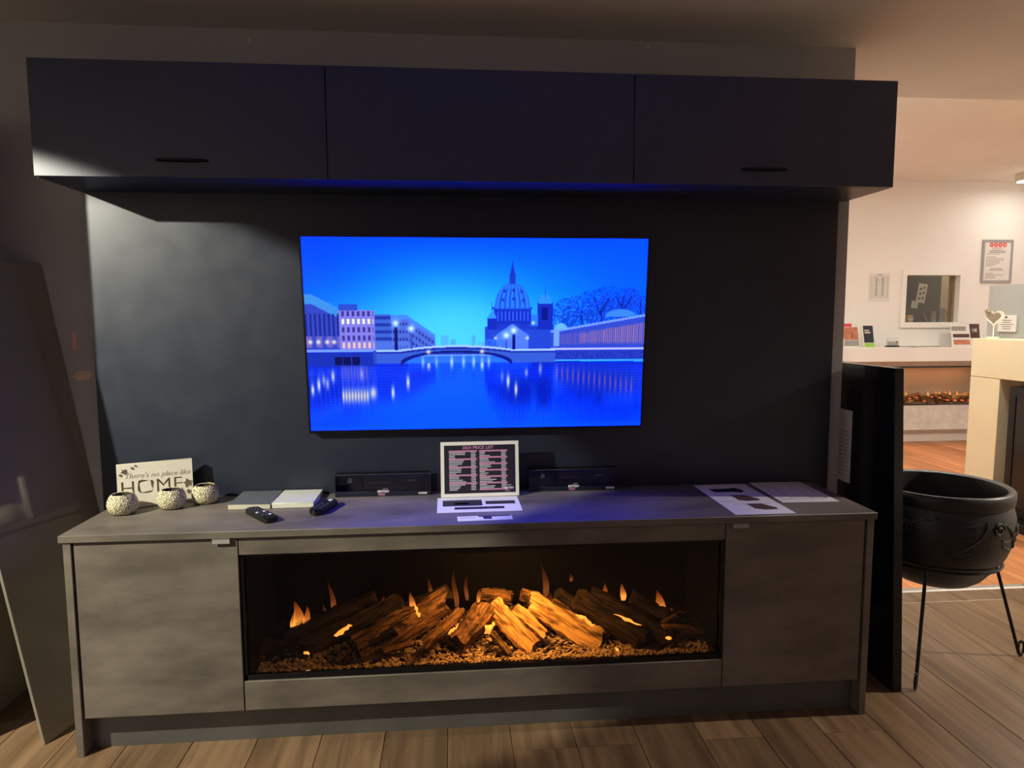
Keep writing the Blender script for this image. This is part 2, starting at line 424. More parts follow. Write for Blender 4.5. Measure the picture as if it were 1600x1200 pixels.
# damage on the media wall, left of the panel
rr = random.Random(5)
pts = [(-1.425+.033*math.cos(a)*rr.uniform(.8, 1.15), 1.152+.02*math.sin(a)*rr.uniform(.8, 1.15)) for a in [2*PI*k/14 for k in range(14)]]
obj('plaster_patch', prism(pts, -.0025, .001, 'y'), 'plaster', wall_back)
obj('tape_strip', box(-1.452, -1.437, -.001, 0, 1.245, 1.31), 'tape', wall_back)
for q in ((.62, 2.338), (-.8, 2.32)):
    obj('filler_spot', prism([(q[0]-.008, q[1]), (q[0], q[1]-.014), (q[0]+.007, q[1]), (q[0], q[1]+.01)], -.002, .001, 'y'), 'wall_light', wall_back)

# ------------------------------------------------------------------ lamps of the place and added fill lamps
def downlight(loc, watts, col, cone, label, blend=.06, size=.025, aim=(0, 0, -1)):
    t = thing('downlight', label, 'light', (loc[0], loc[1], CEIL), group='recessed downlights of the near room')
    obj('trim_ring', xf(lathe([(.05, 0), (.062, 0), (.064, -.004), (.05, -.008), (.05, 0)], 24, cap=False), (loc[0], loc[1], CEIL)), 'lamp_body', t)
    d = bpy.data.lights.new('downlight_bulb', 'SPOT'); d.energy = watts; d.color = col; d.spot_size = cone; d.spot_blend = blend; d.shadow_soft_size = size
    o = bpy.data.objects.new('downlight_bulb', d); COL.objects.link(o); o.parent = t; o.location = (0, 0, loc[2]-CEIL)
    o.rotation_euler = Vector(aim).to_track_quat('-Z', 'Y').to_euler()
    return t
downlight((-2.70, -1.70, 2.33), SPOT_W, (1.0, .95, .76), math.radians(43.5), 'adjustable ceiling downlight to the left of the media wall', .16, .02, (.544, .612, -.574))
downlight((4.2, -.5, 2.33), NEAR_W, (1.0, .9, .76), math.radians(150), 'unseen ceiling lamp added on the right of the near room to brighten it', .4)
downlight((-2.9, -3.9, 2.33), BACK_W, (1.0, .94, .84), math.radians(150), 'unseen ceiling lamp added in the rear left corner as fill light', .5)

def flush_light(x, y, label, glow='lamp_glow'):
    t = thing('ceiling_light', label, 'light', (x, y, CEILF), group='flush square lights of the far room')
    obj('housing', box(x-.2, x+.2, y-.2, y+.2, CEILF-.07, CEILF, .006), 'lamp_body', t)
    obj('diffuser', box(x-.185, x+.185, y-.185, y+.185, CEILF-.082, CEILF-.07), glow, t)
flush_light(5.76, 3.85, 'square flush ceiling light at the right edge near the far wall', 'lamp_glow_dim')
flush_light(2.9, 1.25, 'square flush ceiling light just past the threshold')
flush_light(2.4, 3.0, 'square flush ceiling light behind the media wall')
flush_light(5.2, 2.2, 'square flush ceiling light beyond the grey partition')

# ------------------------------------------------------------------ media wall panel
t = thing('wall_panel', 'large charcoal laminate panel behind the television', 'panel', (0, -.01, .2))
obj('board', box(-1.3704, 1.3616, -.02, -.0005, .2, 1.795), 'panel', t)
obj('edging', box(-1.3722, -1.3705, -.0205, -.0005, 1.285, 1.789), 'carcass_edge', t)

# ------------------------------------------------------------------ wall cabinets
OZ0, OZ1, OD = 1.793, 2.143, .287
def bow_handle(cx, z, y, w=.16):
    n = 14; bm = bmesh.new(); rows = []
    for i in range(n+1):
        u = -1+2*i/n; d = .026*math.sqrt(max(0, 1-u**4))+.001; x = cx+u*w/2; hgt = .0065*(1-.55*abs(u)**3)
        rows.append([bm.verts.new(v) for v in ((x, y, z-hgt), (x, y-d, z-hgt*.5), (x, y-d, z+hgt*.35), (x, y, z+hgt))])
    for a, b in zip(rows, rows[1:]):
        for k in range(4): bm.faces.new((a[k], a[(k+1) % 4], b[(k+1) % 4], b[k]))
    bm.faces.new(rows[0]); bm.faces.new(rows[-1][::-1])
    return fin(bm, 'handle', True)
for x0, x1, hx, lab in ((-1.3827, -.4955, -.939, 'charcoal wall cabinet on the left, its door lit at the lower corner'),
                        (-.4955, .496, None, 'middle charcoal wall cabinet directly above the television, without a handle'),
                        (.496, 1.401, .942, 'charcoal wall cabinet on the right beside the far room')):
    t = thing('wall_cabinet', lab, 'cabinet', ((x0+x1)/2, -.14, OZ0), group='wall cabinets above the television')
    obj('carcass', boxes([(x0, x1, -.267, -.0006, OZ0, OZ0+.018), (x0, x1, -.267, -.0006, OZ1-.018, OZ1), (x0, x0+.018, -.267, -.0006, OZ0+.018, OZ1-.018),
                          (x1-.018, x1, -.267, -.0006, OZ0+.018, OZ1-.018), (x0+.018, x1-.018, -.012, -.0006, OZ0+.018, OZ1-.018)]), 'cab_dark', t)
    d = obj('door', box(x0+.0012, x1-.0012, -.287, -.2685, OZ0, OZ1, .0012, 1), 'cab_dark', t)
    if hx is not None:
        obj('handle', bow_handle(hx, 1.846, -.287), 'black_metal', d)

# ------------------------------------------------------------------ television
def tv_picture(W=540, H=304):
    rs = np.random.RandomState(4)
    v, u = np.mgrid[0:H, 0:W].astype(np.float32); u = (u+.5)/W; v = (v+.5)/H
    img = np.zeros((H, W, 3), np.float32)
    def put(mask, c, a=1.0):
        m = (np.clip(mask.astype(np.float32), 0, 1)*a)[..., None]; img[:] = img*(1-m)+np.array(c, np.float32)*m
    def glow(cu, cv, r, c, a=1.0, ar=1.78):
        d2 = ((u-cu)**2+((v-cv)/ar)**2)/r**2; put(np.exp(-d2), c, a)
    # sky
    g = np.clip(v/.55, 0, 1)
    top = np.array((0, 78, 255.)); mid = np.array((0, 140, 255.)); low = np.array((66, 205, 255.))
    gg = g[..., None]
    img[:] = np.where(gg < .5, top+(mid-top)*gg*2, mid+(low-mid)*(gg*2-1))
    put(np.exp(-((u-.42)/.25)**2-((v-.50)/.27)**2), (80, 224, 255), .9)
    put(np.exp(-((u-1)/.25)**2-((v-.1)/.5)**2), (0, 84, 255), .8)
    put(np.exp(-((u-0)/.2)**2-((v-.1)/.35)**2), (0, 66, 255), .6)
    hz = .575
    # faint far skyline
    put((np.abs(u-.40) < .012) & (v > .5) & (v < hz), (90, 170, 250), .6); put((np.abs(u-.425) < .008) & (v > .52) & (v < hz), (80, 170, 250), .7)
    put((np.abs(u-.485) < .006) & (v > .5) & (v < hz), (80, 170, 250), .7); put((np.abs(u-.51) < .012) & (v > .535) & (v < hz), (90, 180, 250), .6)
    # left quay buildings
    r1 = .285+np.clip(u-.02, 0, 1)*.95
    put((u < .1) & (v > r1) & (v < hz), (52, 72, 205)); put((u < .1) & (v > r1) & (v < r1+.05), (64, 150, 232))
    put((u < .1) & (v > .385) & (v < .5) & ((u*W % 7) < 3), (26, 40, 150)); put((u < .1) & (v > .5) & (v < .56) & ((u*W % 16) < 9), (110, 100, 205))
    for a in (.012, .035, .06, .08): glow(a, .53, .006, (255, 250, 230))
    b2 = (u > .096) & (u < .198) & (v > .365+.12*np.clip(u-.16, 0, 1)) & (v < hz); put(b2, (134, 130, 232))
    put((u > .096) & (u < .15) & (v > .335) & (v < .37), (40, 80, 215))
    wx = ((u*W) % 8 < 4.5)
    for k, vv in enumerate((.385, .425, .468, .51, .548)):
        c = (255, 255, 225) if k == 1 else ((245, 205, 190) if k == 4 else (58, 48, 150))
        put((u > .1) & (u < .195) & (np.abs(v-vv) < .0135) & wx, c, .95)
    put((u > .198) & (u < .245) & (v > .388) & (v < hz), (60, 104, 226)); put((u > .198) & (u < .245) & (v > .395) & ((v*H % 11) < 5) & (v < .54), (36, 56, 180))
    rf = .392+np.clip(u-.29, 0, 1)*1.25
    b4 = (u > .245) & (u < .372) & (v > rf) & (v < hz); put(b4, (80, 112, 228)); put(b4 & (((v-rf)*H % 12) < 4.5) & ((u*W) % 5 < 3), (40, 52, 176))
    put(b4 & (v < rf+.022), (70, 140, 240))
    put((u > .198) & (u < .3) & (v > .53) & (v < hz), (90, 130, 235), .6)
    # quay wall left
    put((u < .2) & (v > .57) & (v < .655), (22, 50, 190)); put((u < .2) & (np.abs(v-.575) < .006), (120, 160, 245))
    for a in (.09, .115, .14): put((np.abs(u-a) < .011) & (v > .61) & (v < .65), (8, 14, 90))
    put((u > .19) & (u < .29) & (v > .575) & (v < .645), (52, 74, 205))
    # trees right
    tn = rs.rand(H//3+2, W//3+2); tn = np.kron(tn, np.ones((3, 3)))[:H, :W]*.5+rs.rand(H, W)*.5
    crown = np.zeros_like(u)
    for cu, cv, ra in ((.78, .43, .075), (.84, .39, .07), (.885, .36, .065), (.945, .36, .06), (1.0, .4, .06), (.74, .48, .04)):
        crown = np.maximum(crown, 1-np.sqrt((u-cu)**2+((v-cv)/1.78)**2)/ra)
    put((crown > 0) & (tn > .52-crown*.35) & (v < .56), (14, 60, 214), .85)
    for a0, b0, a1, b1 in ((.87, .5, .865, .36), (.865, .4, .845, .31), (.866, .38, .89, .3), (.925, .45, .93, .3), (.93, .38, .955, .3), (.93, .36, .91, .3), (.985, .45, .985, .32), (.81, .5, .805, .37)):
        tt = np.clip(((u-a0)*(a1-a0)+(v-b0)*(b1-b0))/((a1-a0)**2+(b1-b0)**2), 0, 1)
        d = np.hypot(u-a0-tt*(a1-a0), (v-b0-tt*(b1-b0))/1.78); put(d < .0022, (12, 34, 150), .9)
    # cathedral
    body = (36, 74, 226)
    put((u > .518) & (u < .722) & (v > .455) & (v < .585), body); put((u > .527) & (u < .715) & (v > .43) & (v < .47), (30, 60, 214))
    put((np.abs(u-.6) < .048) & (v > .50-.06*np.clip(1-np.abs(u-.6)/.05, 0, 1)) & (v < .585), (84, 130, 240))
    put((np.abs(u-.6) < .056) & (v > .355) & (v < .44), (20, 50, 208)); put((np.abs(u-.6) < .056) & (v > .375) & (v < .425) & ((u*W % 6) < 2.5), (54, 100, 235))
    put((np.abs(u-.6) < .06) & (np.abs(v-.358) < .006), (30, 80, 230))
    dome = ((u-.6)/.052)**2+((v-.36)/.135)**2 < 1
    put(dome & (v < .36), (44, 128, 238)); put(dome & (v < .36) & (np.abs(((u-.6)/np.sqrt(np.clip(1-((v-.36)/.135)**2, .02, 1))/.052*3.5) % 1-.5) < .14), (16, 70, 216))
    for a, b in ((.572, .315), (.603, .31), (.632, .318), (.577, .27), (.603, .265), (.627, .272)): glow(a, b, .004, (12, 40, 190))
    put((np.abs(u-.6) < .0095) & (v > .185) & (v < .235), (30, 60, 205)); put((np.abs(u-.6) < np.clip((v-.11)*.1, 0, .0085)) & (v > .115) & (v < .19), (26, 52, 190))
    for cu, w in ((.697, .0235), (.54, .0135)):
        hh = .31 if cu > .6 else .385
        put((np.abs(u-cu) < w) & (v > hh+.02) & (v < .47), (22, 46, 202)); put((((u-cu)/(w*.85))**2+((v-hh-.025)/(w*2.1))**2 < 1) & (v < hh+.025), (50, 150, 236))
        put((np.abs(u-cu) < .0015) & (v > hh-.06) & (v < hh), (26, 60, 200)); put((np.abs(u-cu) < w*.4) & (v > hh+.045) & (v < .42), (10, 24, 150))
    put((np.abs(u-.665) < .01) & (v > .39) & (v < .45), (44, 130, 236))
    for a, b in ((.662, .435), (.55, .515), (.645, .515)): glow(a, b, .0045, (235, 245, 255))
    put((u > .52) & (u < .58) & (v > .52) & (v < .585) & (tn > .35), (50, 120, 240), .7)
    # colonnade on the right
    rl = .475-np.clip(u-.72, 0, 1)*.30; bl = .560+0*u
    put((u > .715) & (v > rl) & (v < .60), (50, 78, 218))
    colx = (np.clip(u-.725, 0, 1)**.82*150) % 1.0; wcol = .42
    put((u > .735) & (v > rl+.03+.05*np.clip(u-.72, 0, 1)) & (v < .548) & (colx > wcol), (100, 92, 196)); put((u > .80) & (v > rl+.045) & (v < .54) & (colx > .62), (214, 146, 140), .6)
    put((u > .715) & (np.abs(v-rl-.006) < .006), (120, 160, 245))
    put((((u-.745)/.02)**2+((v-.47)/.032)**2 < 1) & (v < .47), (110, 190, 240)); put((np.abs(u-.733) < .008) & (v > .47) & (v < .56), (120, 170, 240))
    put((((u-.925)/.045)**2+((v-.40)/.035)**2 < 1) & (v < .405), (60, 140, 236))
    put((u > .715) & (v > .575) & (v < .632), (42, 66, 210)); put((u > .715) & (v > .585) & (v < .63) & (tn > .5), (24, 44, 180), .7); put((u > .715) & (np.abs(v-.573) < .0055), (190, 200, 250))
    put((u > .66) & (u < .73) & (v > .575) & (v < .63), (60, 66, 190))
    # water
    wl = .632
    wt = np.clip((v-wl)/(1-wl), 0, 1)[..., None]
    water = np.array((0, 40, 205.))*(1-wt)+np.array((0, 78, 255.))*wt
    wm = v > np.where(u > .715, .638+.02*np.clip(u-.715, 0, 1), np.where(u < .2, .655, .64))
    base = img.copy(); src = np.clip((2*.618-v)*H, 0, H-1).astype(int); ref = base[src, np.arange(W)[None, :].repeat(H, 0)]
    k = 11
    acc = np.zeros_like(ref)
    for d in range(-k, k+1): acc += np.roll(ref, d, axis=0)
    ref = acc/(2*k+1)
    wimg = water*.45+ref*np.array((.2, .33, .62))
    wimg = np.clip(wimg*(1+.05*np.sin(v*H*1.3+u*9))[..., None], 0, 255)
    img[:] = np.where(wm[..., None], wimg, img)
    put(np.exp(-((u-.45)/.2)**2-((v-.93)/.14)**2)*wm, (0, 88, 255), .75)
    put(np.exp(-((u-.62)/.06)**2-((v-.8)/.09)**2)*wm, (4, 26, 190), .7)
    put(np.exp(-((u-.695)/.022)**2-((v-.78)/.06)**2)*wm, (4, 26, 190), .6)
    put(np.exp(-((u-.85)/.11)**2-((v-.78)/.1)**2)*wm, (6, 30, 200), .55)
    for cu in np.arange(.735, .97, .0165): put(np.exp(-((u-cu)/.0028)**2-((v-(.70+(cu-.73)*.35))/.045)**2)*wm, (190, 120, 170), .55)
    for cu, cv, sv, a in ((.012, .78, .03, 1), (.03, .755, .035, 1), (.045, .73, .03, .6), (.055, .75, .03, .7), (.072, .71, .03, .9), (.155, .70, .03, .6), (.245, .80, .032, 1), (.29, .745, .035, 1),
                          (.352, .655, .025, .9), (.51, .655, .025, .9), (.588, .745, .035, 1), (.612, .79, .035, 1), (.643, .7, .02, .6), (.685, .68, .03, .6), (.57, .72, .03, .4)):
        put(np.exp(-((u-cu)/.0042)**2-((v-cv)/sv)**2), (236, 242, 240), a)
    for cu in np.arange(.1, .172, .0088): put(np.exp(-((u-cu)/.0034)**2-((v-.815)/.035)**2)*wm, (250, 236, 200), .95); put(np.exp(-((u-cu)/.003)**2-((v-.69)/.05)**2)*wm, (150, 120, 215), .5)
    put(np.exp(-((u-.187)/.009)**2-((v-.80)/.03)**2)*wm, (235, 240, 220), .9)
    # bridge
    xb = (u-.435)/.165
    deck = .555+.022*xb**2
    on = (u > .2) & (u < .73)
    arch = .64-.062*np.sqrt(np.clip(1-xb**2, 0, 1))
    under = (np.abs(xb) < 1) & (v > arch) & (v < .645)
    put(under & (v < .622), (90, 150, 240)); put(under & (np.abs(xb) < .8) & (v > .59) & (v < .60), (40, 60, 190))
    put(under & (v > .607), (40, 110, 240), .9)
    for cu_, a_ in ((.335, .7), (.375, .6), (.42, 1), (.455, .8), (.485, .9), (.51, .6), (.53, .7)): put(np.exp(-((u-cu_)/.004)**2-((v-.64)/.03)**2)*(v > .6), (190, 236, 255), a_); put((np.abs(xb) < 1) & (v > arch) & (v < arch+.012+.016*np.abs(xb)**4), (16, 30, 140))
    dt = np.where(np.abs(xb) < 1.0, deck, .577)
    put(on & (v > dt) & (v < np.where(np.abs(xb) < 1, arch, .645)), (56, 96, 226)); put(on & (np.abs(v-dt) < .005), (170, 210, 252)); put(on & (np.abs(v-dt-.012) < .004), (30, 46, 160))
    for a in (.352, .51): glow(a, .585, .006, (255, 235, 220))
    for cu, cv in ((.258, .435), (.303, .462), (.604, .475), (.582, .50)):
        if cu in (.258, .604): put((np.abs(u-cu) < .0048) & (v > cv+.02) & (v < .575), (14, 20, 110))
        else: put((np.abs(u-cu) < .003) & (v > cv+.02) & (v < .57), (60, 80, 200))
        glow(cu, cv, .011, (150, 240, 255), .8); glow(cu, cv, .006, (255, 255, 250))
    img += rs.randn(H, W, 1)*2.0
    return np.clip(img, 0, 255)/255.0

tvt = thing('television', 'wide flat television showing a blue river city at dusk', 'television', (-.0125, -.0855, 1.2908), (math.atan2(.071, .6846), 0, 0))
TW, TH = 1.217, .688
obj('casing', box(-TW/2-.007, TW/2+.007, .001, .026, -TH/2-.010, TH/2+.007, .003), 'tv_black', tvt, world=False)
obj('rear_housing', box(-.4, .4, .026, .042, -.12, .22, .004), 'tv_black', tvt, world=False)
bz = .007
obj('bezel', boxes([(-TW/2-bz, TW/2+bz, -.0025, .001, TH/2, TH/2+bz), (-TW/2-bz, TW/2+bz, -.0025, .001, -TH/2-.010, -TH/2),
                    (-TW/2-bz, -TW/2, -.0025, .001, -TH/2, TH/2), (TW/2, TW/2+bz, -.0025, .001, -TH/2, TH/2)]), 'tv_black', tvt, world=False)
def screen_mesh():
    W, H = 540, 304
    pic = tv_picture(W, H)
    lin = np.where(pic <= .04045, pic/12.92, ((pic+.055)/1.055)**2.4)
    b = lin[..., 2]; k = np.clip((b-.8)/.2, 0, 1); k = k*k*(3-2*k)
    lin[..., 2] = b*(1+(TV_BLUE-1)*k)          # the panel's blue runs beyond what a camera can hold
    xs = np.linspace(-TW/2, TW/2, W); zs = np.linspace(TH/2, -TH/2, H)
    X, Z = np.meshgrid(xs, zs); co = np.stack([X, np.full_like(X, -.0006), Z], -1).reshape(-1, 3).astype(np.float32)
    q = np.arange(W*H).reshape(H, W); fc = np.stack([q[1:, :-1], q[1:, 1:], q[:-1, 1:], q[:-1, :-1]], -1).reshape(-1, 4)
    me = bpy.data.meshes.new('screen'); nf = len(fc)
    me.vertices.add(W*H); me.vertices.foreach_set('co', co.ravel())
    me.loops.add(nf*4); me.loops.foreach_set('vertex_index', fc.ravel().astype(np.int32))
    me.polygons.add(nf); me.polygons.foreach_set('loop_start', (np.arange(nf)*4).astype(np.int32))
    me.update(calc_edges=True)
    at = me.color_attributes.new('picture', 'FLOAT_COLOR', 'POINT')
    at.data.foreach_set('color', np.concatenate([lin.reshape(-1, 3), np.ones((W*H, 1))], 1).astype(np.float32).ravel())
    return me
ms = M('screen_picture', (.002, .002, .003), .25, spec=.15)
a_ = ms.node_tree.nodes.new('ShaderNodeAttribute'); a_.attribute_name = 'picture'
ms.node_tree.links.new(a_.outputs['Color'], ms.node_tree.nodes['Principled BSDF'].inputs['Emission Color'])
ms.node_tree.nodes['Principled BSDF'].inputs['Emission Strength'].default_value = TV_GAIN
obj('screen', screen_mesh(), ms, tvt, world=False, center=False)['label'] = 'lit picture of a domed church, river and bridge'

# ------------------------------------------------------------------ base units
HC, DC, WC = .7071, .455, 2.5824
tag(obj('worktop', box(-WC/2, WC/2, -DC, -.0206, HC-.022, HC, .0012, 1), 'concrete'), 'long concrete-effect worktop under the television', 'worktop')
def base_cabinet(sx, xo, xi, label):
    t = thing('base_cabinet', label, 'cabinet', ((xo+xi)/2, -.23, 0), group='base cabinets either side of the fire')
    obj('side_panel', box(xo, xo-sx*.022, -.450, -.0206, 0, HC-.0225, .001, 1), 'concrete', t)
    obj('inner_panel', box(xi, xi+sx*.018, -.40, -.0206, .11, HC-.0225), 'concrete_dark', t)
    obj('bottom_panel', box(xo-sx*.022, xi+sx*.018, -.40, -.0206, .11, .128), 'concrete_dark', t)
    obj('back_panel', box(xo-sx*.022, xi+sx*.018, -.03, -.0206, .128, HC-.0225), 'black_gap', t)
    d = obj('door', box(xo-sx*.0285, xi+sx*.0025, -.445, -.427, .123, .682, .001, 1), 'concrete', t)
    hx = xi+sx*.048
    obj('tab_pull', boxes([(hx-.026, hx+.026, -.4555, -.4535, .669, .6838), (hx-.026, hx+.026, -.4555, -.43, .6822, .6842)]), 'tab', d)
base_cabinet(-1, -1.281, -.7705, 'concrete-effect base cabinet left of the fire, lit from the left')
base_cabinet(1, 1.283, .7765, 'dim concrete-effect base cabinet right of the fire, under the loose sheets')
t = thing('plinth', 'recessed dark concrete-effect plinth along the base units', 'plinth', (0, -.39, 0))
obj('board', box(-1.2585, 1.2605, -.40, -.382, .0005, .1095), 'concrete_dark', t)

# ------------------------------------------------------------------ electric fire
FX0, FX1, FZ0, FZ1 = -.7695, .7755, .219, .628
tag(obj('fascia_panel', box(FX0, FX1, -.445, -.427, FZ1+.0005, .682, .001, 1), 'concrete'), 'narrow concrete-effect fascia strip above the electric fire', 'panel', 'fascia strips of the fire')
tag(obj('fascia_panel', box(FX0, FX1, -.445, -.427, .1235, FZ0-.0005, .001, 1), 'concrete'), 'concrete-effect fascia panel below the electric fire', 'panel', 'fascia strips of the fire')
fire = thing('electric_fire', 'wide electric log fire glowing orange behind dark glass', 'fireplace', (0, -.3, FZ0))
fx0, fx1 = FX0+.001, FX1-.001
obj('firebox', boxes([(fx0, fx1, -.115, -.10, FZ0, FZ1), (fx0, fx0+.012, -.42, -.115, FZ0, FZ1), (fx1-.012, fx1, -.42, -.115, FZ0, FZ1),
                      (fx0, fx1, -.42, -.115, FZ1-.012, FZ1), (fx0, fx1, -.42, -.115, FZ0, FZ0+.012)]), 'firebox', fire)
obj('frame', boxes([(fx0, fx1, -.438, -.424, FZ0, FZ0+.016), (fx0, fx1, -.438, -.424, FZ1-.008, FZ1-.0005), (fx0, fx0+.008, -.438, -.424, FZ0, FZ1-.001), (fx1-.008, fx1, -.438, -.424, FZ0, FZ1-.001)]), 'black_plastic', fire)
obj('glass_pane', box(fx0+.008, fx1-.008, -.431, -.427, FZ0+.016, FZ1-.008), 'glass_fire', fire)

def log_mesh(L, r, seed, split=False):
    """a log along x: irregular ring outline, knots, tapered; split logs have a flat face"""
    q = random.Random(seed); n = 14; m = 14; bm = bmesh.new(); rings = []
    base = [q.uniform(.82, 1.15) for _ in range(n)]
    for j in range(m+1):
        u = j/m; x = (u-.5)*L; ring = []; rr_ = r*(1+.1*math.sin(u*5+seed))
        oy, oz = .12*r*math.sin(u*4+seed), .12*r*math.cos(u*3+seed*2)
        for k in range(n):
            a = 2*PI*k/n; w = base[k]*q.uniform(.86, 1.1); y, z = rr_*w*math.cos(a), rr_*w*math.sin(a)
            if split: z = min(z, .25*r+q.uniform(-.03, .03)*r); y *= 1.1
            dx = q.uniform(-.35, .35)*r if j in (0, m) else 0
            ring.append(bm.verts.new((x+dx, y+oy, z+oz)))
        rings.append(ring)
    for a, b in zip(rings, rings[1:]):
        for k in range(n): bm.faces.new((a[k], a[(k+1) % n], b[(k+1) % n], b[k]))
    bm.faces.new(rings[0][::-1]); bm.faces.new(rings[-1])
    return fin(bm, 'log', True)
def put_log(parent, a, b, r, seed, m, split=False, twist=0.0, scale=1.0):
    a, b = Vector(a), Vector(b); d = b-a
    me = log_mesh(d.length, r, seed, split)
    R = d.to_track_quat('X', 'Z').to_matrix().to_4x4() @ Matrix.Rotation(twist, 4, 'X')
    o = obj('log', me, m, parent, world=False, center=False)
    off = Vector((0, 0, 0)); q = parent
    while q is not None: off += q.location; q = q.parent
    o.matrix_local = Matrix.Translation((a+b)/2-off) @ R
    return o
LOGS = [
((-0.391, -0.200, 0.372), (-0.679, -0.240, 0.245), 0.0338, 'd'),
    ((-0.299, -0.240, 0.369), (-0.602, -0.340, 0.248), 0.0423, 'd'),
    ((-0.132, -0.270, 0.384), (-0.421, -0.380, 0.243), 0.0486, 'm'),
    ((-0.305, -0.380, 0.340), (-0.430, -0.400, 0.279), 0.0157, 'd'),
    ((-0.085, -0.340, 0.374), (-0.207, -0.400, 0.291), 0.0215, 'm'),
    ((-0.006, -0.300, 0.369), (-0.099, -0.370, 0.280), 0.0373, 'm'),
    ((0.020, -0.310, 0.386), (0.156, -0.390, 0.238), 0.0327, 'p'),
    ((0.098, -0.320, 0.365), (0.191, -0.380, 0.303), 0.0196, 'p'),
    ((0.151, -0.280, 0.377), (0.372, -0.380, 0.245), 0.0378, 'p'),
    ((0.229, -0.270, 0.361), (0.321, -0.300, 0.310), 0.0157, 'm'),
    ((0.315, -0.270, 0.373), (0.531, -0.400, 0.248), 0.0404, 'd'),
    ((0.367, -0.260, 0.355), (0.614, -0.405, 0.233), 0.0429, 'd'),
    ((0.522, -0.220, 0.342), (0.661, -0.270, 0.277), 0.0347, 'd'),
    ((0.669, -0.300, 0.309), (0.565, -0.330, 0.276), 0.0090, 'm'),
    ((0.011, -0.380, 0.311), (0.065, -0.400, 0.252), 0.0127, 'm'),
    ((0.596, -0.360, 0.287), (0.730, -0.350, 0.269), 0.0197, 'm'),
    ((-0.272, -0.160, 0.314), (-0.133, -0.180, 0.377), 0.0254, 'd'),
    ((-0.013, -0.160, 0.352), (0.098, -0.170, 0.340), 0.0232, 'm'),
    ((0.262, -0.170, 0.350), (0.343, -0.180, 0.298), 0.0257, 'd'),
    ((0.130, -0.200, 0.368), (0.208, -0.220, 0.333), 0.0230, 'm'),
    ((-0.464, -0.390, 0.276), (-0.490, -0.400, 0.248), 0.0094, 'p'),
    ((-0.227, -0.400, 0.261), (-0.258, -0.405, 0.243), 0.0094, 'p'),
    ((-0.341, -0.390, 0.270), (-0.248, -0.380, 0.289), 0.0105, 'm'),
]
for i, (a, b, r, k) in enumerate(LOGS):
    a, b = [(p[0], max(p[1], -.421+1.22*r), max(p[2], .238+.6*r)) for p in (a, b)]     # clear of the glass and on the bed
    put_log(fire, a, b, r, 11+i*3, {'d': 'log_dark', 'm': 'log_mid', 'p': 'log_pale'}[k], split=(k == 'p'), twist=(.9 if k == 'p' and b[0] > a[0] else -.7) if k == 'p' else 0)
def chips_mesh(n, x0, x1, seed):
    q = random.Random(seed); V = []; Fc = []
    cube = [(-1,-1,-1),(1,-1,-1),(1,1,-1),(-1,1,-1),(-1,-1,1),(1,-1,1),(1,1,1),(-1,1,1)]
    for i in range(n):
        x = q.uniform(x0, x1); y = -.419+.30*q.random()**1.6
        z = .2315+.05*min(1, max(0, (y+.425)/.12))*(1-.55*abs((x-.02)/.75)**2)*q.uniform(.75, 1.1)+q.uniform(0, .004)
        b_ = 1.9 if q.random() < .1 else 1; l, w, h = b_*q.uniform(.003, .009), b_*q.uniform(.002, .005), q.uniform(.0015, .004)
        R = Matrix.Rotation(q.uniform(0, PI), 3, 'Z') @ Matrix.Rotation(q.uniform(-.5, .5), 3, 'Y')
        o = len(V)
        for c in cube: V.append(tuple(R @ Vector((c[0]*l*q.uniform(.7, 1), c[1]*w, c[2]*h)) + Vector((x, y, z))))
        for f in ((0,3,2,1),(4,5,6,7),(0,1,5,4),(1,2,6,5),(2,3,7,6),(3,0,4,7)): Fc.append([o+t_ for t_ in f])
    me = bpy.data.meshes.new('chips'); me.from_pydata(V, [], Fc); return me
bed = obj('fuel_bed', prism([(-.424, .2312), (-.40, .236), (-.31, .268), (-.116, .262), (-.116, .2312)], fx0+.013, fx1-.013, 'x'), 'log_dark', fire)
ch = obj('wood_chips', chips_mesh(4200, fx0+.03, fx1-.03, 8), 'chips', fire); ch['kind'] = 'stuff'; ch['label'] = 'pale wood chips strewn along the glass'

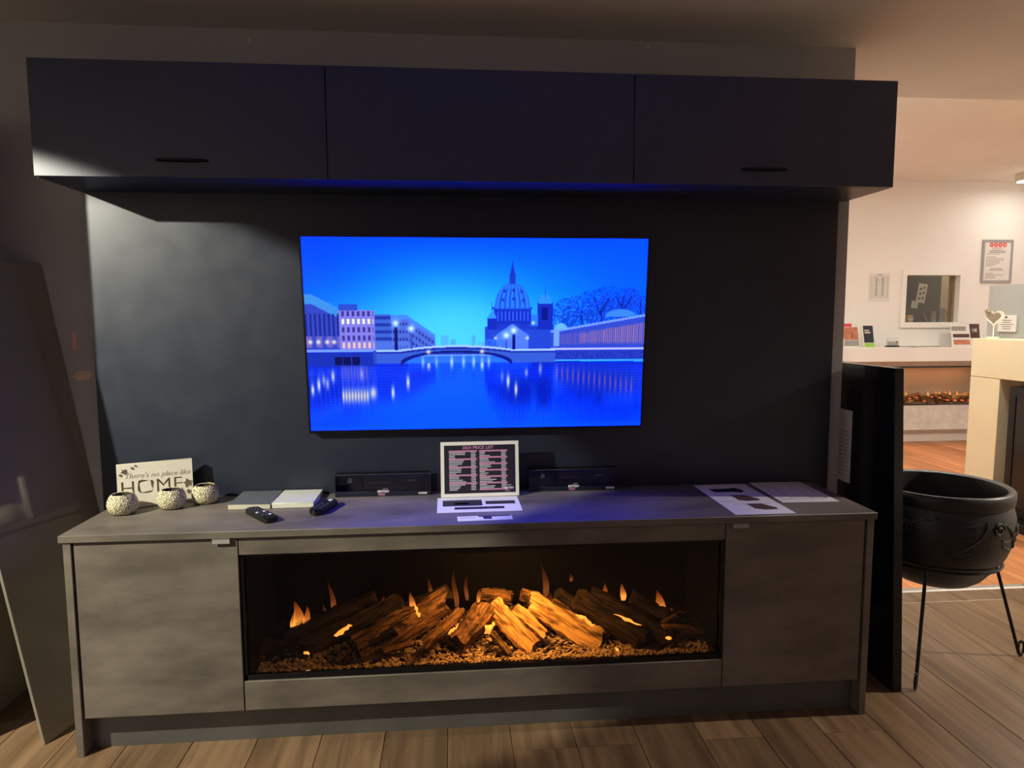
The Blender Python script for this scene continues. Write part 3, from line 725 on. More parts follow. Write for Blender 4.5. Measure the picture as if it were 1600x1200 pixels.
def flame_mesh(h, w, seed):
    q = random.Random(seed); n = 8; m = 8; bm = bmesh.new(); rings = []; ph = q.uniform(0, 6)
    for j in range(m):
        u = j/m; rr_ = w/2*(math.sin(PI*min(1, (u+.18)/1.18))**.8)*(1-u*.55); dx = .12*h*math.sin(u*3.2+ph)*u
        rings.append([bm.verts.new((dx+rr_*math.cos(2*PI*k/n), .45*rr_*math.sin(2*PI*k/n), u*h)) for k in range(n)])
    tip = bm.verts.new((.12*h*math.sin(3.2+ph), 0, h))
    for a, b in zip(rings, rings[1:]):
        for k in range(n): bm.faces.new((a[k], a[(k+1) % n], b[(k+1) % n], b[k]))
    for k in range(n): bm.faces.new((rings[-1][k], rings[-1][(k+1) % n], tip))
    bm.faces.new(rings[0][::-1])
    return fin(bm, 'flame', True)
FLAMES = [
    ((-0.662, -0.250, 0.290), 0.0702, 0.0263, 'b'),
    ((-0.648, -0.240, 0.278), 0.1058, 0.0573, 'b'),
    ((-0.619, -0.250, 0.288), 0.0835, 0.0351, 'b'),
    ((-0.538, -0.190, 0.310), 0.1241, 0.0271, 'f'),
    ((-0.563, -0.200, 0.302), 0.0539, 0.0225, 'f'),
    ((-0.441, -0.200, 0.311), 0.0361, 0.0226, 'f'),
    ((-0.366, -0.170, 0.323), 0.0458, 0.0229, 'f'),
    ((-0.255, -0.250, 0.341), 0.0666, 0.0311, 'b'),
    ((-0.198, -0.160, 0.350), 0.0739, 0.0208, 'f'),
    ((-0.102, -0.160, 0.312), 0.1345, 0.0278, 'f'),
    ((-0.064, -0.160, 0.335), 0.0928, 0.0209, 'f'),
    ((-0.016, -0.170, 0.320), 0.0556, 0.0371, 'b'),
    ((0.012, -0.200, 0.249), 0.0689, 0.0597, 'b'),
    ((0.224, -0.140, 0.329), 0.1181, 0.0331, 'f'),
    ((0.229, -0.200, 0.311), 0.0693, 0.0277, 'f'),
    ((0.426, -0.200, 0.303), 0.0883, 0.0395, 'b'),
    ((0.512, -0.160, 0.312), 0.0616, 0.0332, 'b'),
    ((0.578, -0.160, 0.285), 0.0380, 0.0285, 'b'),
    ((0.649, -0.160, 0.244), 0.0954, 0.0572, 'b'),
    ((0.632, -0.150, 0.253), 0.0526, 0.0239, 'f'),
    ((0.691, -0.160, 0.230), 0.0430, 0.0239, 'b'),
    ((0.319, -0.140, 0.384), 0.0284, 0.0189, 'f'),
    ((-0.803, -0.140, 0.398), 0.0227, 0.0182, 'f'),
]
for i, (p, h, w, k) in enumerate(FLAMES[:-1]):
    obj('flame', xf(flame_mesh(h*1.1, w*.85, i), p), 'flame' if k == 'b' else 'flame_dim', fire)
def ember_mesh(p, r, seed):
    q = random.Random(seed); bm = bmesh.new(); bmesh.ops.create_icosphere(bm, subdivisions=1, radius=r)
    for v in bm.verts: v.co *= q.uniform(.5, 1.3); v.co.x *= 1.9; v.co.z = v.co.z*.6+v.co.x*q.uniform(-.1, .5)*(1 if seed > 5 else -1)*-.6
    bmesh.ops.translate(bm, vec=p, verts=bm.verts); return fin(bm, 'ember')
EMB = [
    ((-0.505, -0.372, 0.321), (-0.443, -0.380, 0.361), 0.0086),
    ((-0.240, -0.370, 0.414), (-0.224, -0.378, 0.377), 0.0075),
    ((-0.132, -0.388, 0.321), (-0.098, -0.396, 0.352), 0.0086),
    ((-0.009, -0.365, 0.304), (0.021, -0.373, 0.347), 0.0129),
    ((0.297, -0.368, 0.364), (0.361, -0.376, 0.320), 0.0086),
    ((0.423, -0.372, 0.356), (0.520, -0.380, 0.317), 0.0056),
    ((-0.596, -0.400, 0.283), (-0.574, -0.408, 0.282), 0.0054),
    ((0.598, -0.395, 0.281), (0.618, -0.403, 0.277), 0.0065),
    ((0.426, -0.400, 0.253), (0.437, -0.408, 0.243), 0.0054),
]
def sliver_mesh(a, b, r, seed):
    q = random.Random(seed); a, b = Vector(a), Vector(b); n = 7
    pts = [a.lerp(b, k/n)+Vector((q.uniform(-.3, .3)*r, 0, q.uniform(-.7, .7)*r)) for k in range(n+1)]
    return tube(pts, [max(.12, math.sin(PI*(k+.3)/(n+.6)))*r*q.uniform(.45, 1.15) for k in range(n+1)], 6)
for i, (a, b, r) in enumerate(EMB): obj('ember', sliver_mesh(a, b, r, i), 'ember', fire)
# the fire's own lamps: an amber strip under the top of the firebox and a glow under the logs
def strip_lamp(name, loc, sx, sy, w, rx, parent, col=(1, .46, .1)):
    d = bpy.data.lights.new(name, 'AREA'); d.shape = 'RECTANGLE'; d.size = sx; d.size_y = sy; d.energy = w; d.color = col
    o = bpy.data.objects.new(name, d); COL.objects.link(o); o.parent = parent
    o.location = Vector(loc)-parent.location; o.rotation_euler = (rx, 0, 0)
strip_lamp('amber_strip', (.07, -.40, .606), .26, .02, FIRE_W, math.radians(8), fire)
obj('strip_cover', boxes([(-.1, .24, -.418, -.413, .60, .6155), (-.1, .24, -.386, -.382, .606, .6155)]), 'black_metal', fire)


# ------------------------------------------------------------------ things on the worktop
ZT = HC+.0004
# tealight holders
def holder(x, y, r, label):
    t = thing('tealight_holder', label, 'candle holder', (x, y, ZT), (0, 0, x*9), group='crackle tealight holders')
    h = r*1.42
    prof = [(r*.55, 0), (r*.78, h*.06), (r*.95, h*.26), (r, h*.48), (r*.95, h*.7), (r*.82, h*.88), (r*.72, h*.97), (r*.68, h), (r*.62, h*.97)]
    obj('bowl', lathe(prof, 36, cap=False), 'crackle', t, world=False, center=False)
    obj('lining', lathe([(r*.62, h*.97), (r*.7, h*.7), (r*.6, h*.5), (r*.01, h*.46)], 28, cap=False), 'holder_in', t, world=False, center=False)
holder(-1.21, -.220, .0475, 'leftmost crackle ceramic tealight holder, at the worktop corner')
holder(-1.073, -.166, .0465, 'middle crackle ceramic tealight holder in front of the HOME sign')
holder(-.982, -.108, .0455, 'rightmost crackle ceramic tealight holder, by the sign edge')

# HOME sign: a plate with cut-out letters on a backing board
def cut_plate(w, h, txt, size, th, tx, tz):
    """board with the letters cut right through, in xy with thickness along z"""
    cu = bpy.data.curves.new('plate', 'FONT'); cu.body = txt; cu.size = size; cu.align_x = 'CENTER'; cu.align_y = 'CENTER'; cu.resolution_u = 3; cu.offset = .0012; cu.space_character = 1.08
    o = bpy.data.objects.new('plate', cu); COL.objects.link(o)
    for x in bpy.context.selected_objects: x.select_set(False)
    o.select_set(True); bpy.context.view_layer.objects.active = o
    bpy.ops.object.convert(target='CURVE'); c = o.data
    for sp in c.splines:
        if sp.type == 'BEZIER':
            for b in sp.bezier_points:
                for at in ('co', 'handle_left', 'handle_right'): v = getattr(b, at).copy(); v.x += tx; v.y += tz; setattr(b, at, v)
        else:
            for b in sp.points: b.co.x += tx; b.co.y += tz
    sp = c.splines.new('POLY'); sp.points.add(3); sp.use_cyclic_u = True
    for pnt, (x, y) in zip(sp.points, ((-w/2, -h/2), (w/2, -h/2), (w/2, h/2), (-w/2, h/2))): pnt.co = (x, y, 0, 1)
    c.dimensions = '2D'; c.fill_mode = 'BOTH'; c.extrude = th/2; c.offset = 0
    dg = bpy.context.evaluated_depsgraph_get(); me = bpy.data.meshes.new_from_object(o.evaluated_get(dg))
    bpy.data.objects.remove(o); return me
def star(r, th, q=.42, rot=0.0):
    return [(math.sin(rot+PI*k/5)*(r if k % 2 == 0 else r*q), math.cos(rot+PI*k/5)*(r if k % 2 == 0 else r*q)) for k in range(10)]
SA = math.atan2(.092, .212)
sg = thing('home_sign', 'white wooden sign reading THERE\'S NO PLACE LIKE HOME', 'sign', (-1.143, -.119, ZT), (math.radians(-4), 0, SA))
SW, SH = .234, .152
obj('front_board', xf(cut_plate(SW, SH, 'HOME', .066, .009, -.012, -.010), (0, -.0046, SH/2), (PI/2, 0, 0)), 'white_wood', sg, world=False)
obj('back_board', box(-SW/2, SW/2, .0002, .010, 0, SH, .001, 1), 'sign_letter_shade', sg, world=False)
obj('script_lettering', xf(text_mesh("There's no place like", .0245, .0003, .35), (.006, -.0094, .108), (PI/2, .02, 0)), 'sign_script', sg, world=False)
for x, z, r in ((-.096, .128, .0095), (-.072, .138, .004), (-.062, .145, .003), (-.108, .117, .004), (.098, .068, .0155), (.1, .038, .0075)):
    obj('star', xf(prism(star(r, .003, rot=.2+x*9), 0, .003, 'y'), (x, -.0125, z)), 'silver', sg, world=False)

# sample slabs
def slab(x0, x1, y0, y1, mtop, medge, label):
    t = thing('sample_slab', label, 'sample', ((x0+x1)/2, (y0+y1)/2, ZT), group='surround sample slabs')
    obj('core', box(x0, x1, y0, y1, ZT, ZT+.0155, .0008, 1), medge, t)
    obj('face', box(x0, x1, y0, y1, ZT+.0156, ZT+.0185, .0008, 1), mtop, t)
slab(-.873, -.7335, -.211, -.032, 'slab_grey', 'slab_edge', 'slate grey sample slab with a pale edge, left of the cream one')
slab(-.7285, -.589, -.207, -.030, 'slab_white', 'slab_white', 'cream sample slab lying beside the slate grey one')

# remotes
t = thing('remote_control', 'slim black remote control with two pale keys, before the grey slab', 'remote', (-.735, -.312, ZT), (0, 0, math.radians(-52)), 'remote controls on the worktop')
obj('body', xf(prism(rrect(.17, .042, .01), 0, .017, 'z', .004)), 'black_plastic', t, world=False, center=False)
for i in range(6):
    for j in (-1, 0, 1):
        lite = (i, j) in ((3, -1), (3, 1), (5, 1))
        obj('key', box(-.07+i*.022-.006, -.07+i*.022+.006, j*.012-.004, j*.012+.004, .0165, .0185, .0008, 1), 'remote_light' if lite else 'remote_key', t, world=False)
t = thing('remote_control', 'rounded black remote control with a single bright key, right of the cream slab', 'remote', (-.547, -.243, ZT), (0, 0, math.radians(74)), 'remote controls on the worktop')
obj('body', xf(prism(rrect(.15, .046, .022), 0, .02, 'z', .006)), 'black_plastic', t, world=False, center=False)
obj('round_key', xf(lathe([(.0085, 0), (.0085, .002), (.006, .003)], 16), (.052, 0, .0196)), 'remote_light', t, world=False)
for i in range(3):
    for j in (-1, 1): obj('key', box(-.045+i*.026-.007, -.045+i*.026+.007, j*.01-.005, j*.01+.005, .0196, .0212, .0008, 1), 'remote_key', t, world=False)

# boxed toy lorries
def wheel(x, y, z, r, parent):
    obj('wheel', xf(lathe([(r*.4, -.004), (r, -.004), (r, .004), (r*.4, .004)], 16), (x, y, z), (PI/2, 0, 0)), 'black_plastic', parent)
def boxed_lorry(x0, x1, y0, lab_box, lab_lorry):
    h, d = .082, .046; y1 = y0+d; xc = (x0+x1)/2; L = x1-x0
    t = thing('display_carton', lab_box, 'box', (xc, (y0+y1)/2, ZT), group='toy lorry cartons')
    obj('base_tray', box(x0, x1, y0, y1, ZT, ZT+.018, .001, 1), 'navy_card', t)
    obj('back_card', box(x0, x1, y1-.003, y1, ZT+.018, ZT+h), 'navy_card', t)
    obj('end_card', boxes([(x0, x0+.002, y0, y1-.003, ZT+.018, ZT+h)]), 'navy_card', t)
    obj('end_card', boxes([(x1-.002, x1, y0, y1-.003, ZT+.018, ZT+h)]), 'navy_card', t)
    obj('clear_cover', boxes([(x0+.002, x1-.002, y0, y0+.001, ZT+.018, ZT+h-.001), (x0+.002, x1-.002, y0, y1-.003, ZT+h-.001, ZT+h)]), 'acrylic', t)
    obj('carton_edges', boxes([(x0, x1, y0-.0006, y0+.002, ZT+h-.002, ZT+h+.0006)]), 'remote_key', t)
    R = (PI/2, 0, 0); yy = y0-.0006
    obj('brand_lettering', xf(text_mesh('BRITISH', .012, .0002, weight=.0004), (xc+.0, yy, ZT+.0175), R), 'ink_white', t)
    obj('brand_lettering', xf(text_mesh('FIRES', .011, .0002, weight=.0003), (xc-.006, yy, ZT+.0065), R), 'ink_pink', t)
    obj('mountain_logo', prism([(xc-.004, ZT+.024), (xc+.004, ZT+.030), (xc+.008, ZT+.027), (xc+.013, ZT+.030), (xc+.019, ZT+.024), (xc+.013, ZT+.0288), (xc+.008, ZT+.0258), (xc+.004, ZT+.0288)], yy, yy+.0004, 'y'), 'ink_white', t)
    obj('maker_lettering', xf(text_mesh('CORGI', .0095, .0002, weight=.0006, space=1.1), (x1-.030, yy, ZT+.0085), R), 'ink_white', t)
    lt = thing('toy_lorry', lab_lorry, 'toy', (xc, (y0+y1)/2, ZT+.0185), group='boxed toy lorries')
    z = ZT+.0185; m0 = x0+.03
    obj('trailer', box(m0+.075, x1-.03, y0+.006, y1-.008, z+.012, z+.056, .0015, 1), 'navy_card', lt)
    obj('cab', prism([(m0+.012, z+.006), (m0+.012, z+.03), (m0+.02, z+.05), (m0+.058, z+.054), (m0+.066, z+.006)], y0+.007, y1-.009, 'y', .002), 'navy_card', lt)
    obj('windscreen', prism([(m0+.0115, z+.031), (m0+.0185, z+.047), (m0+.03, z+.048), (m0+.03, z+.031)], y0+.0064, y0+.0068, 'y'), 'steel', lt)
    obj('chassis', box(m0+.02, x1-.035, y0+.01, y1-.012, z+.006, z+.011), 'black_plastic', lt)
    for wx in (m0+.024, m0+.058, x1-.1, x1-.078, x1-.056):
        for wy in (y0+.009, y1-.012): wheel(wx, wy, z+.0085, .0085, lt)
    obj('lorry_lettering', xf(text_mesh('BRITISH', .0085, .0002), (x1-.07, y0+.0057, z+.036), R), 'ink_white', lt)
    obj('stripe', box(xc-.05, xc+.025, y0+.0054, y0+.0058, z+.030, z+.0315), 'paper_grey', lt)
boxed_lorry(-.537, -.192, -.082, 'dark toy lorry carton left of the price list', 'dark toy lorry inside the carton left of the price list')
boxed_lorry(.17, .508, -.072, 'dark toy lorry carton right of the price list', 'dark toy lorry inside the carton right of the price list')

# price list in a clear stand
pl = thing('price_list', 'framed 2024 price list with a dark page, standing mid worktop', 'price list', (-.0125, -.128, ZT), (math.radians(-7), 0, math.radians(1.2)))
PW, PH = .283, .201
obj('card', box(-PW/2, PW/2, -.001, .001, .002, PH), 'paper', pl, world=False)
obj('dark_page', box(-PW/2+.0125, PW/2-.0125, -.0014, -.001, .0145, PH-.0125), 'ink', pl, world=False)
obj('clear_stand', boxes([(-PW/2-.012, PW/2+.004, .0012, .0035, .001, PH+.008), (-PW/2-.012, -PW/2-.009, -.004, .0012, .001, PH+.008)]), 'acrylic', pl, world=False)
obj('title_lettering', xf(text_mesh('2024 PRICE LIST', .0145, .0002, weight=.0004, space=1.12), (-.006, -.0016, PH-.022), (PI/2, 0, 0)), 'ink_pink', pl, world=False)
rows = {'w': [], 'p': []}; q = random.Random(2)
for c, xa in ((0, -.112), (1, -.002)):
    z = PH-.034; k = 0
    while z > .026:
        if k % 5 == 0 if c == 0 else k % 4 == 0: rows['p'].append((xa, xa+.102, -.0017, -.0014, z-.0028, z+.0028))
        else:
            rows['w'].append((xa+.001, xa+.001+q.uniform(.018, .06), -.0017, -.0014, z-.0011, z+.0011)); rows['w'].append((xa+.08, xa+.097, -.0017, -.0014, z-.0011, z+.0011))
        z -= .0058; k += 1
o = obj('price_rows', boxes(rows['w']), 'ink_white', pl, world=False)
o = obj('heading_bars', boxes(rows['p']), 'ink_pink', pl, world=False)
obj('brand_lettering', xf(text_mesh('BRITISH', .0095, .0002, weight=.0003), (.105, -.0017, .031), (PI/2, 0, 0)), 'ink_white', pl, world=False)
obj('brand_lettering', xf(text_mesh('FIRES', .0085, .0002), (.1, -.0017, .0215), (PI/2, 0, 0)), 'ink_pink', pl, world=False)
obj('mountain_logo', prism([(.088, .037), (.097, .044), (.103, .04), (.109, .044), (.118, .037), (.109, .0425), (.103, .0385), (.097, .0425)], -.0017, -.0014, 'y'), 'ink_white', pl, world=False)

def flat_sheet(name, label, cat, x, y, rz, w, h, marks, group, curl=.0, texts=()):
    t = thing(name, label, cat, (x, y, ZT), (0, 0, rz), group)
    obj('paper', sheet(w, h, 8, 8, lambda u, v: curl*((u-.5)**2*(2*v-1)**2*4)), 'paper', t, world=False, center=False)
    for nm, mt, bx in marks: obj(nm, boxes([(b[0], b[1], b[2], b[3], .0007+curl*.25, .0011+curl*.3) for b in bx]), mt, t, world=False)
    for tx, sz, px, py, mt in texts: obj('lettering', xf(text_mesh(tx, sz, .0002), (px, py, .0013+curl*.3)), mt, t, world=False)
    return t
flat_sheet('leaflet', 'white leaflet with dark picture blocks, under the price list', 'leaflet', -.022, -.224, .012, .287, .19,
           [('picture_block', 'ink', [(-.125, .012, -.02, .055)]), ('picture_block', 'ink_grey', [(-.083, -.035, .0, .02)]), ('picture_block', 'ink', [(.025, .128, -.005, .035)]), ('picture_block', 'ink', [(-.085, .085, -.062, -.035)])], 'leaflets on the worktop')
flat_sheet('leaflet', 'narrow white slip with a dark block, at the worktop front edge', 'leaflet', -.008, -.392, .03, .178, .05,
           [('picture_block', 'ink', [(-.02, .086, .014, .024), (-.005, .022, -.012, .014)]), ('text_lines', 'paper_grey', [(-.08, -.03, .008, .0095), (-.08, -.03, .002, .0035), (.03, .08, .0, .0015)])], 'leaflets on the worktop')
lf = flat_sheet('leaflet', 'white sheet with three brown product pictures, right end of the worktop', 'leaflet', .9155, -.237, .003, .205, .40, [], 'loose sheets at the right end of the worktop', .0)
def blob(cx, cy, pts): return [(cx+a, cy+b) for a, b in pts]
obj('picture', prism(blob(-.01, .115, [(-.058, .02), (-.05, -.028), (.02, -.028), (.045, -.04), (.06, -.03), (.062, 0), (.045, .03), (.02, .02)]), .0007, .0011, 'z'), 'ink', lf, world=False)
obj('picture', prism(blob(.01, -.015, [(-.035, .055), (.02, .055), (.05, .0), (.045, -.02), (.0, -.025), (-.028, -.01), (-.03, .03)]), .0007, .0011, 'z'), 'ink_brown', lf, world=False)
obj('picture', prism(blob(.02, -.13, [(-.035, .052), (.02, .052), (.05, .0), (.045, -.02), (.0, -.02), (-.028, -.005), (-.03, .03)]), .0007, .0011, 'z'), 'ink_brown', lf, world=False)
obj('text_lines', boxes([(-.09, -.03, .045, .0475, .0007, .0011), (-.06, .08, -.075, -.0735, .0007, .0011), (-.09, .0, -.04, -.0385, .0007, .0011)]), 'paper_grey', lf, world=False)
flat_sheet('loose_sheet', 'pale sheet with a faint printed table, rightmost on the worktop', 'paper', 1.142, -.167, -.02, .205, .29,
           [('table_lines', 'paper_grey', [(-.08, .08, .11, .1125), (-.08, .08, -.10, -.0965), (-.045, -.0435, -.10, .11), (.03, .0315, -.10, .11), (-.08, -.0785, -.1, .11), (.08, .0815, -.1, .11)])], 'loose sheets at the right end of the worktop')

# ------------------------------------------------------------------ leaning boards
def slanted_board(name, label, corners, th, m, cat='board', group=None):
    """corners: bottom front, bottom back, top back, top front; thickness away from the viewer side"""
    c = [Vector(v) for v in corners]; n = (c[1]-c[0]).cross(c[3]-c[0]).normalized()
    if n.x > 0: n = -n
    bm = bmesh.new(); A = [bm.verts.new(v) for v in c]; B = [bm.verts.new(v+n*th) for v in c]
    bm.faces.new(A); bm.faces.new(B[::-1])
    for i in range(4): bm.faces.new((A[i], A[(i+1) % 4], B[(i+1) % 4], B[i]))
    bmesh.ops.bevel(bm, geom=bm.edges[:], offset=.0012, segments=1, affect='EDGES')
    o = obj(name, fin(bm, name), m)
    if m == 'gloss_tan' or m == 'gloss_dark': pass
    return tag(o, label, cat, group)
slanted_board('leaning_board', 'glossy dark board tilted beside the base cabinet, mirroring the worktop',
              [(-1.4175, -.374, .001), (-1.2885, -.004, .001), (-1.5395, -.004, 1.548), (-1.6685, -.374, 1.548)], .012, 'gloss_dark', group='boards leaning at the left')
tag(obj('upright_board', box(-1.705, -1.684, -.424, -.002, .0005, 2.0, .001, 1), 'gloss_tan'), 'upright taupe board at the left edge, behind the tilted glossy one', 'board', 'boards leaning at the left')  # height and reach stretched so this board shades the wall beside the panel

t = thing('black_display_board', 'tall glossy black panel standing right of the base cabinets', 'board', (1.48, -.05, 0))
bp = prism([(-.331, .0005), (.19, .0005), (.265, 1.168), (-.252, 1.17)], 1.462, 1.498, 'x', .002)
obj('board', bp, 'gloss_black', t)
nt_ = sheet(.21, .29, 6, 8, lambda u, v: .008*(1-v)**3*(1-u)**2)
o = obj('notice', xf(nt_, (1.4595, .092, .838), (PI/2, 0, -PI/2)), 'paper', t); o['label'] = 'white printed notice fixed to the black panel'
obj('notice_text', boxes([(1.4588-.0012, 1.4588-.0008, .0+.01, .17, .72+i*.016, .7225+i*.016) for i in range(12)]), 'paper_grey', t)

# ------------------------------------------------------------------ fire bowl on a stand
PX, PY = 1.794, -.0625
fb = thing('fire_bowl', 'large black embossed clay fire bowl with a thick rim', 'fire pit', (PX, PY, .33), group=None)
def bowl_mesh():
    out = [(.02, .318), (.10, .318), (.135, .322), (.165, .345), (.195, .385), (.213, .418), (.222, .424), (.236, .45), (.252, .50), (.259, .55), (.258, .60), (.25, .632), (.246, .645), (.252, .652), (.2545, .675), (.2535, .694), (.248, .700),
           (.236, .700), (.228, .695), (.224, .68), (.224, .60), (.215, .50), (.185, .41), (.12, .355), (.02, .345)]
    n = 96; bm = bmesh.new(); rings = []
    for r, z in out:
        rings.append([bm.verts.new((r*math.cos(2*PI*i/n), r*math.sin(2*PI*i/n), z)) for i in range(n)])
    for a, b in zip(rings, rings[1:]):
        for i in range(n): bm.faces.new((a[i], a[(i+1) % n], b[(i+1) % n], b[i]))
    bm.faces.new(rings[0][::-1]); bm.faces.new(rings[-1])
    return fin(bm, 'bowl', True)
obj('bowl', xf(bowl_mesh(), (PX, PY, 0)), 'cast', fb)
def bowl_r(z):
    P = [(.424, .222), (.45, .236), (.50, .252), (.55, .259), (.60, .258), (.632, .25)]
    for (z0, r0), (z1, r1) in zip(P, P[1:]):
        if z0 <= z <= z1: return r0+(r1-r0)*(z-z0)/(z1-z0)
    return .25
def on_bowl(pts, r, n=6):
    P = [(PX+(bowl_r(z)+.001)*math.cos(math.radians(a)), PY+(bowl_r(z)+.001)*math.sin(math.radians(a)), z) for a, z in pts]
    return tube(P, r, n)
def relief(name, curves, r): 
    bm = bmesh.new()
    for pts in curves:
        P = [(PX+(bowl_r(z)+.0008)*math.cos(math.radians(a)), PY+(bowl_r(z)+.0008)*math.sin(math.radians(a)), z) for a, z in pts]
        addtube(bm, P, r, 6)
    obj(name, fin(bm, name, True), 'cast', fb)
def reliefs(name, curves, r):
    for c_ in curves: relief(name, [c_], r)
A0 = -98.0     # angle facing the camera's side of the bowl
wing = []
for i in range(6):
    z0 = .60-.024*i; wing.append([(A0-26+4*i*.3+k*(30-2.6*i)/8, z0+.014*math.sin(k/8*PI)*(-.6)-.0025*k*(i*.1)+.010*(k/8)) for k in range(9)])
relief('wing_feathers', wing, .0028)
barbs = []
for i in range(5):
    for k in range(1, 12):
        a = A0-24+k*(26-2.4*i)/12; z0 = .594-.024*i; barbs.append([(a, z0), (a+1.2, z0-.012)])
relief('feather_barbs', barbs, .0014)
relief('wing_edge', [[(A0+9-k*k*.42, .615-.016*k) for k in range(9)], [(A0-30+k*4, .617+.006*math.sin(k)) for k in range(8)]], .0034)
def spiral(a0, z0, n=26, r0=.026, turns=1.6):
    return [(a0+math.degrees((r0*(1-k/n*.85))*math.cos(turns*2*PI*k/n)/.255), z0+(r0*(1-k/n*.85))*math.sin(turns*2*PI*k/n)) for k in range(n+1)]
reliefs('scroll', [spiral(A0+20, .585), [(A0+24+k*3.2, .607-.004*k-.0016*k*k) for k in range(8)], spiral(A0+52, .56), spiral(A0-52, .575)], .0055)
reliefs('leaf_sprig', [[(A0+24+k*4, .545-.012*math.sin(k*.9)) for k in range(7)], [(A0+26+k*3, .52-.006*k) for k in range(6)], [(A0+30+k*4, .60-.014*k) for k in range(7)],
                       [(A0-60+k*4, .60-.012*math.sin(k*.7)) for k in range(8)], [(A0-58+k*4, .55-.012*k) for k in range(6)]], .0036)
fst = thing('bowl_stand', 'thin black iron tripod stand under the fire bowl', 'stand', (PX, PY, 0))
ring = [(PX+.224*math.cos(2*PI*k/40), PY+.224*math.sin(2*PI*k/40), .413) for k in range(40)]
obj('ring', tube(ring, .006, 8, True), 'black_metal', fst)
for a in (-132.6, -10.0, 110.0):
    c, sn = math.cos(math.radians(a)), math.sin(math.radians(a))
    l = obj('leg', tube([(PX+.226*c, PY+.226*sn, .412), (PX+.345*c, PY+.345*sn, .012)], .0065, 10), 'black_metal', fst)
    loop = []
    for k in range(17):
        b = 2*PI*k/17; loop.append((PX+(.352+.012*math.cos(b))*c, PY+(.352+.012*math.cos(b))*sn, .034+.028*math.sin(b)))
    obj('foot_loop', tube(loop, .0055, 8, True), 'black_metal', l)

# ------------------------------------------------------------------ far room
# cream surround on a grey partition, facing the passage
tag(obj('partition', box(3.80, 3.90, .35, 2.162, 0, 1.573, .002, 1), 'partition'), 'grey display partition behind the cream fire surround', 'partition')
cs = thing('cream_surround', 'cream stone fire surround against the grey partition', 'fire surround', (3.65, 1.27, 0))
obj('lintel', box(3.5, 3.798, .62, 1.92, .9385, 1.20, .003, 1), 'cream', cs)
obj('upright', box(3.5, 3.798, 1.662, 1.92, .0005, .9355, .003, 1), 'cream', cs)
obj('upright', box(3.5, 3.798, .62, .878, .0005, .9355, .003, 1), 'cream', cs)
obj('back_panel', box(3.66, 3.70, .8785, 1.6615, .0005, .936), 'taupe', cs)
st = thing('black_stove', 'black stove front set in the cream surround', 'stove', (3.55, 1.2, 0))
obj('body', box(3.50, 3.655, .93, 1.575, .06, .90, .004, 1), 'black_plastic', st)
obj('door_frame', boxes([(3.485, 3.499, .95, 1.555, .84, .885), (3.485, 3.499, .95, 1.555, .08, .13), (3.485, 3.499, .95, 1.0, .13, .84), (3.485, 3.499, 1.505, 1.555, .13, .84)]), 'black_metal', st)
obj('door_glass', box(3.49, 3.499, 1.0, 1.505, .13, .84), 'gloss_black', st)
obj('handle', tube([(3.475, 1.36, .37), (3.463, 1.355, .4), (3.463, 1.35, .46), (3.475, 1.345, .49)], .008, 8), 'steel', st)
obj('base', box(3.40, 3.655, .90, 1.60, .0005, .058, .003, 1), 'black_metal', st)
# heart ornament
ht = thing('heart_ornament', 'cream heart ornament on a stick, standing on the cream surround', 'ornament', (3.60, 1.86, 1.2003), (0, 0, math.radians(-62)))
def heart(sc, n=28):
    o = []
    for k in range(n):
        a = 2*PI*k/n; o.append((sc*16*math.sin(a)**3, sc*(13*math.cos(a)-5*math.cos(2*a)-2*math.cos(3*a)-math.cos(4*a))))
    return o
def ring_prism(o1, o2, d0, d1):
    bm = bmesh.new(); n = len(o1); V = [[bm.verts.new((a, d, b)) for a, b in o] for o in (o1, o2) for d in (d0, d1)]
    for i in range(n):
        j = (i+1) % n
        bm.faces.new((V[0][i], V[0][j], V[1][j], V[1][i])); bm.faces.new((V[2][i], V[3][i], V[3][j], V[2][j]))
        bm.faces.new((V[0][i], V[2][i], V[2][j], V[0][j])); bm.faces.new((V[1][i], V[1][j], V[3][j], V[3][i]))
    return fin(bm, 'ring', True)
H1 = heart(.0037); H2 = [(a*.78, b*.78) for a, b in H1]; H3 = [(a*.66, b*.66) for a, b in H1]
obj('heart_rim', xf(ring_prism(H1, H2, -.008, .008), (0, 0, .145)), 'white_wood', ht, world=False)
obj('heart_core', xf(prism(H3, -.005, .005, 'y'), (0, 0, .145)), 'silver', ht, world=False)
obj('stick', tube([(0, 0, .012), (0, 0, .09)], .004, 8), 'white_wood', ht, world=False)
obj('foot', box(-.035, .035, -.02, .02, 0, .012, .002, 1), 'white_wood', ht, world=False)
obj('bow', xf(lathe([(.002, -.02), (.016, -.008), (.016, .008), (.002, .02)], 12), (-.036, -.012, .185), (0, PI/2, 0)), 'silver', ht, world=False)
pq = thing('plaque', 'small white printed plaque on the grey partition', 'sign', (3.795, 1.968, 1.24))
obj('board', box(3.788, 3.7995, 1.888, 2.048, 1.243, 1.36, .001, 1), 'paper', pq)
obj('text_lines', boxes([(3.7874, 3.788, 1.968-w/2, 1.968+w/2, 1.262+i*.015, 1.2665+i*.015) for i, w in enumerate((.07, .08, .12, .07, .08))]), 'ink_grey', pq)
obj('emblem', box(3.7874, 3.788, 1.967, 1.985, 1.338, 1.352), 'ink', pq)

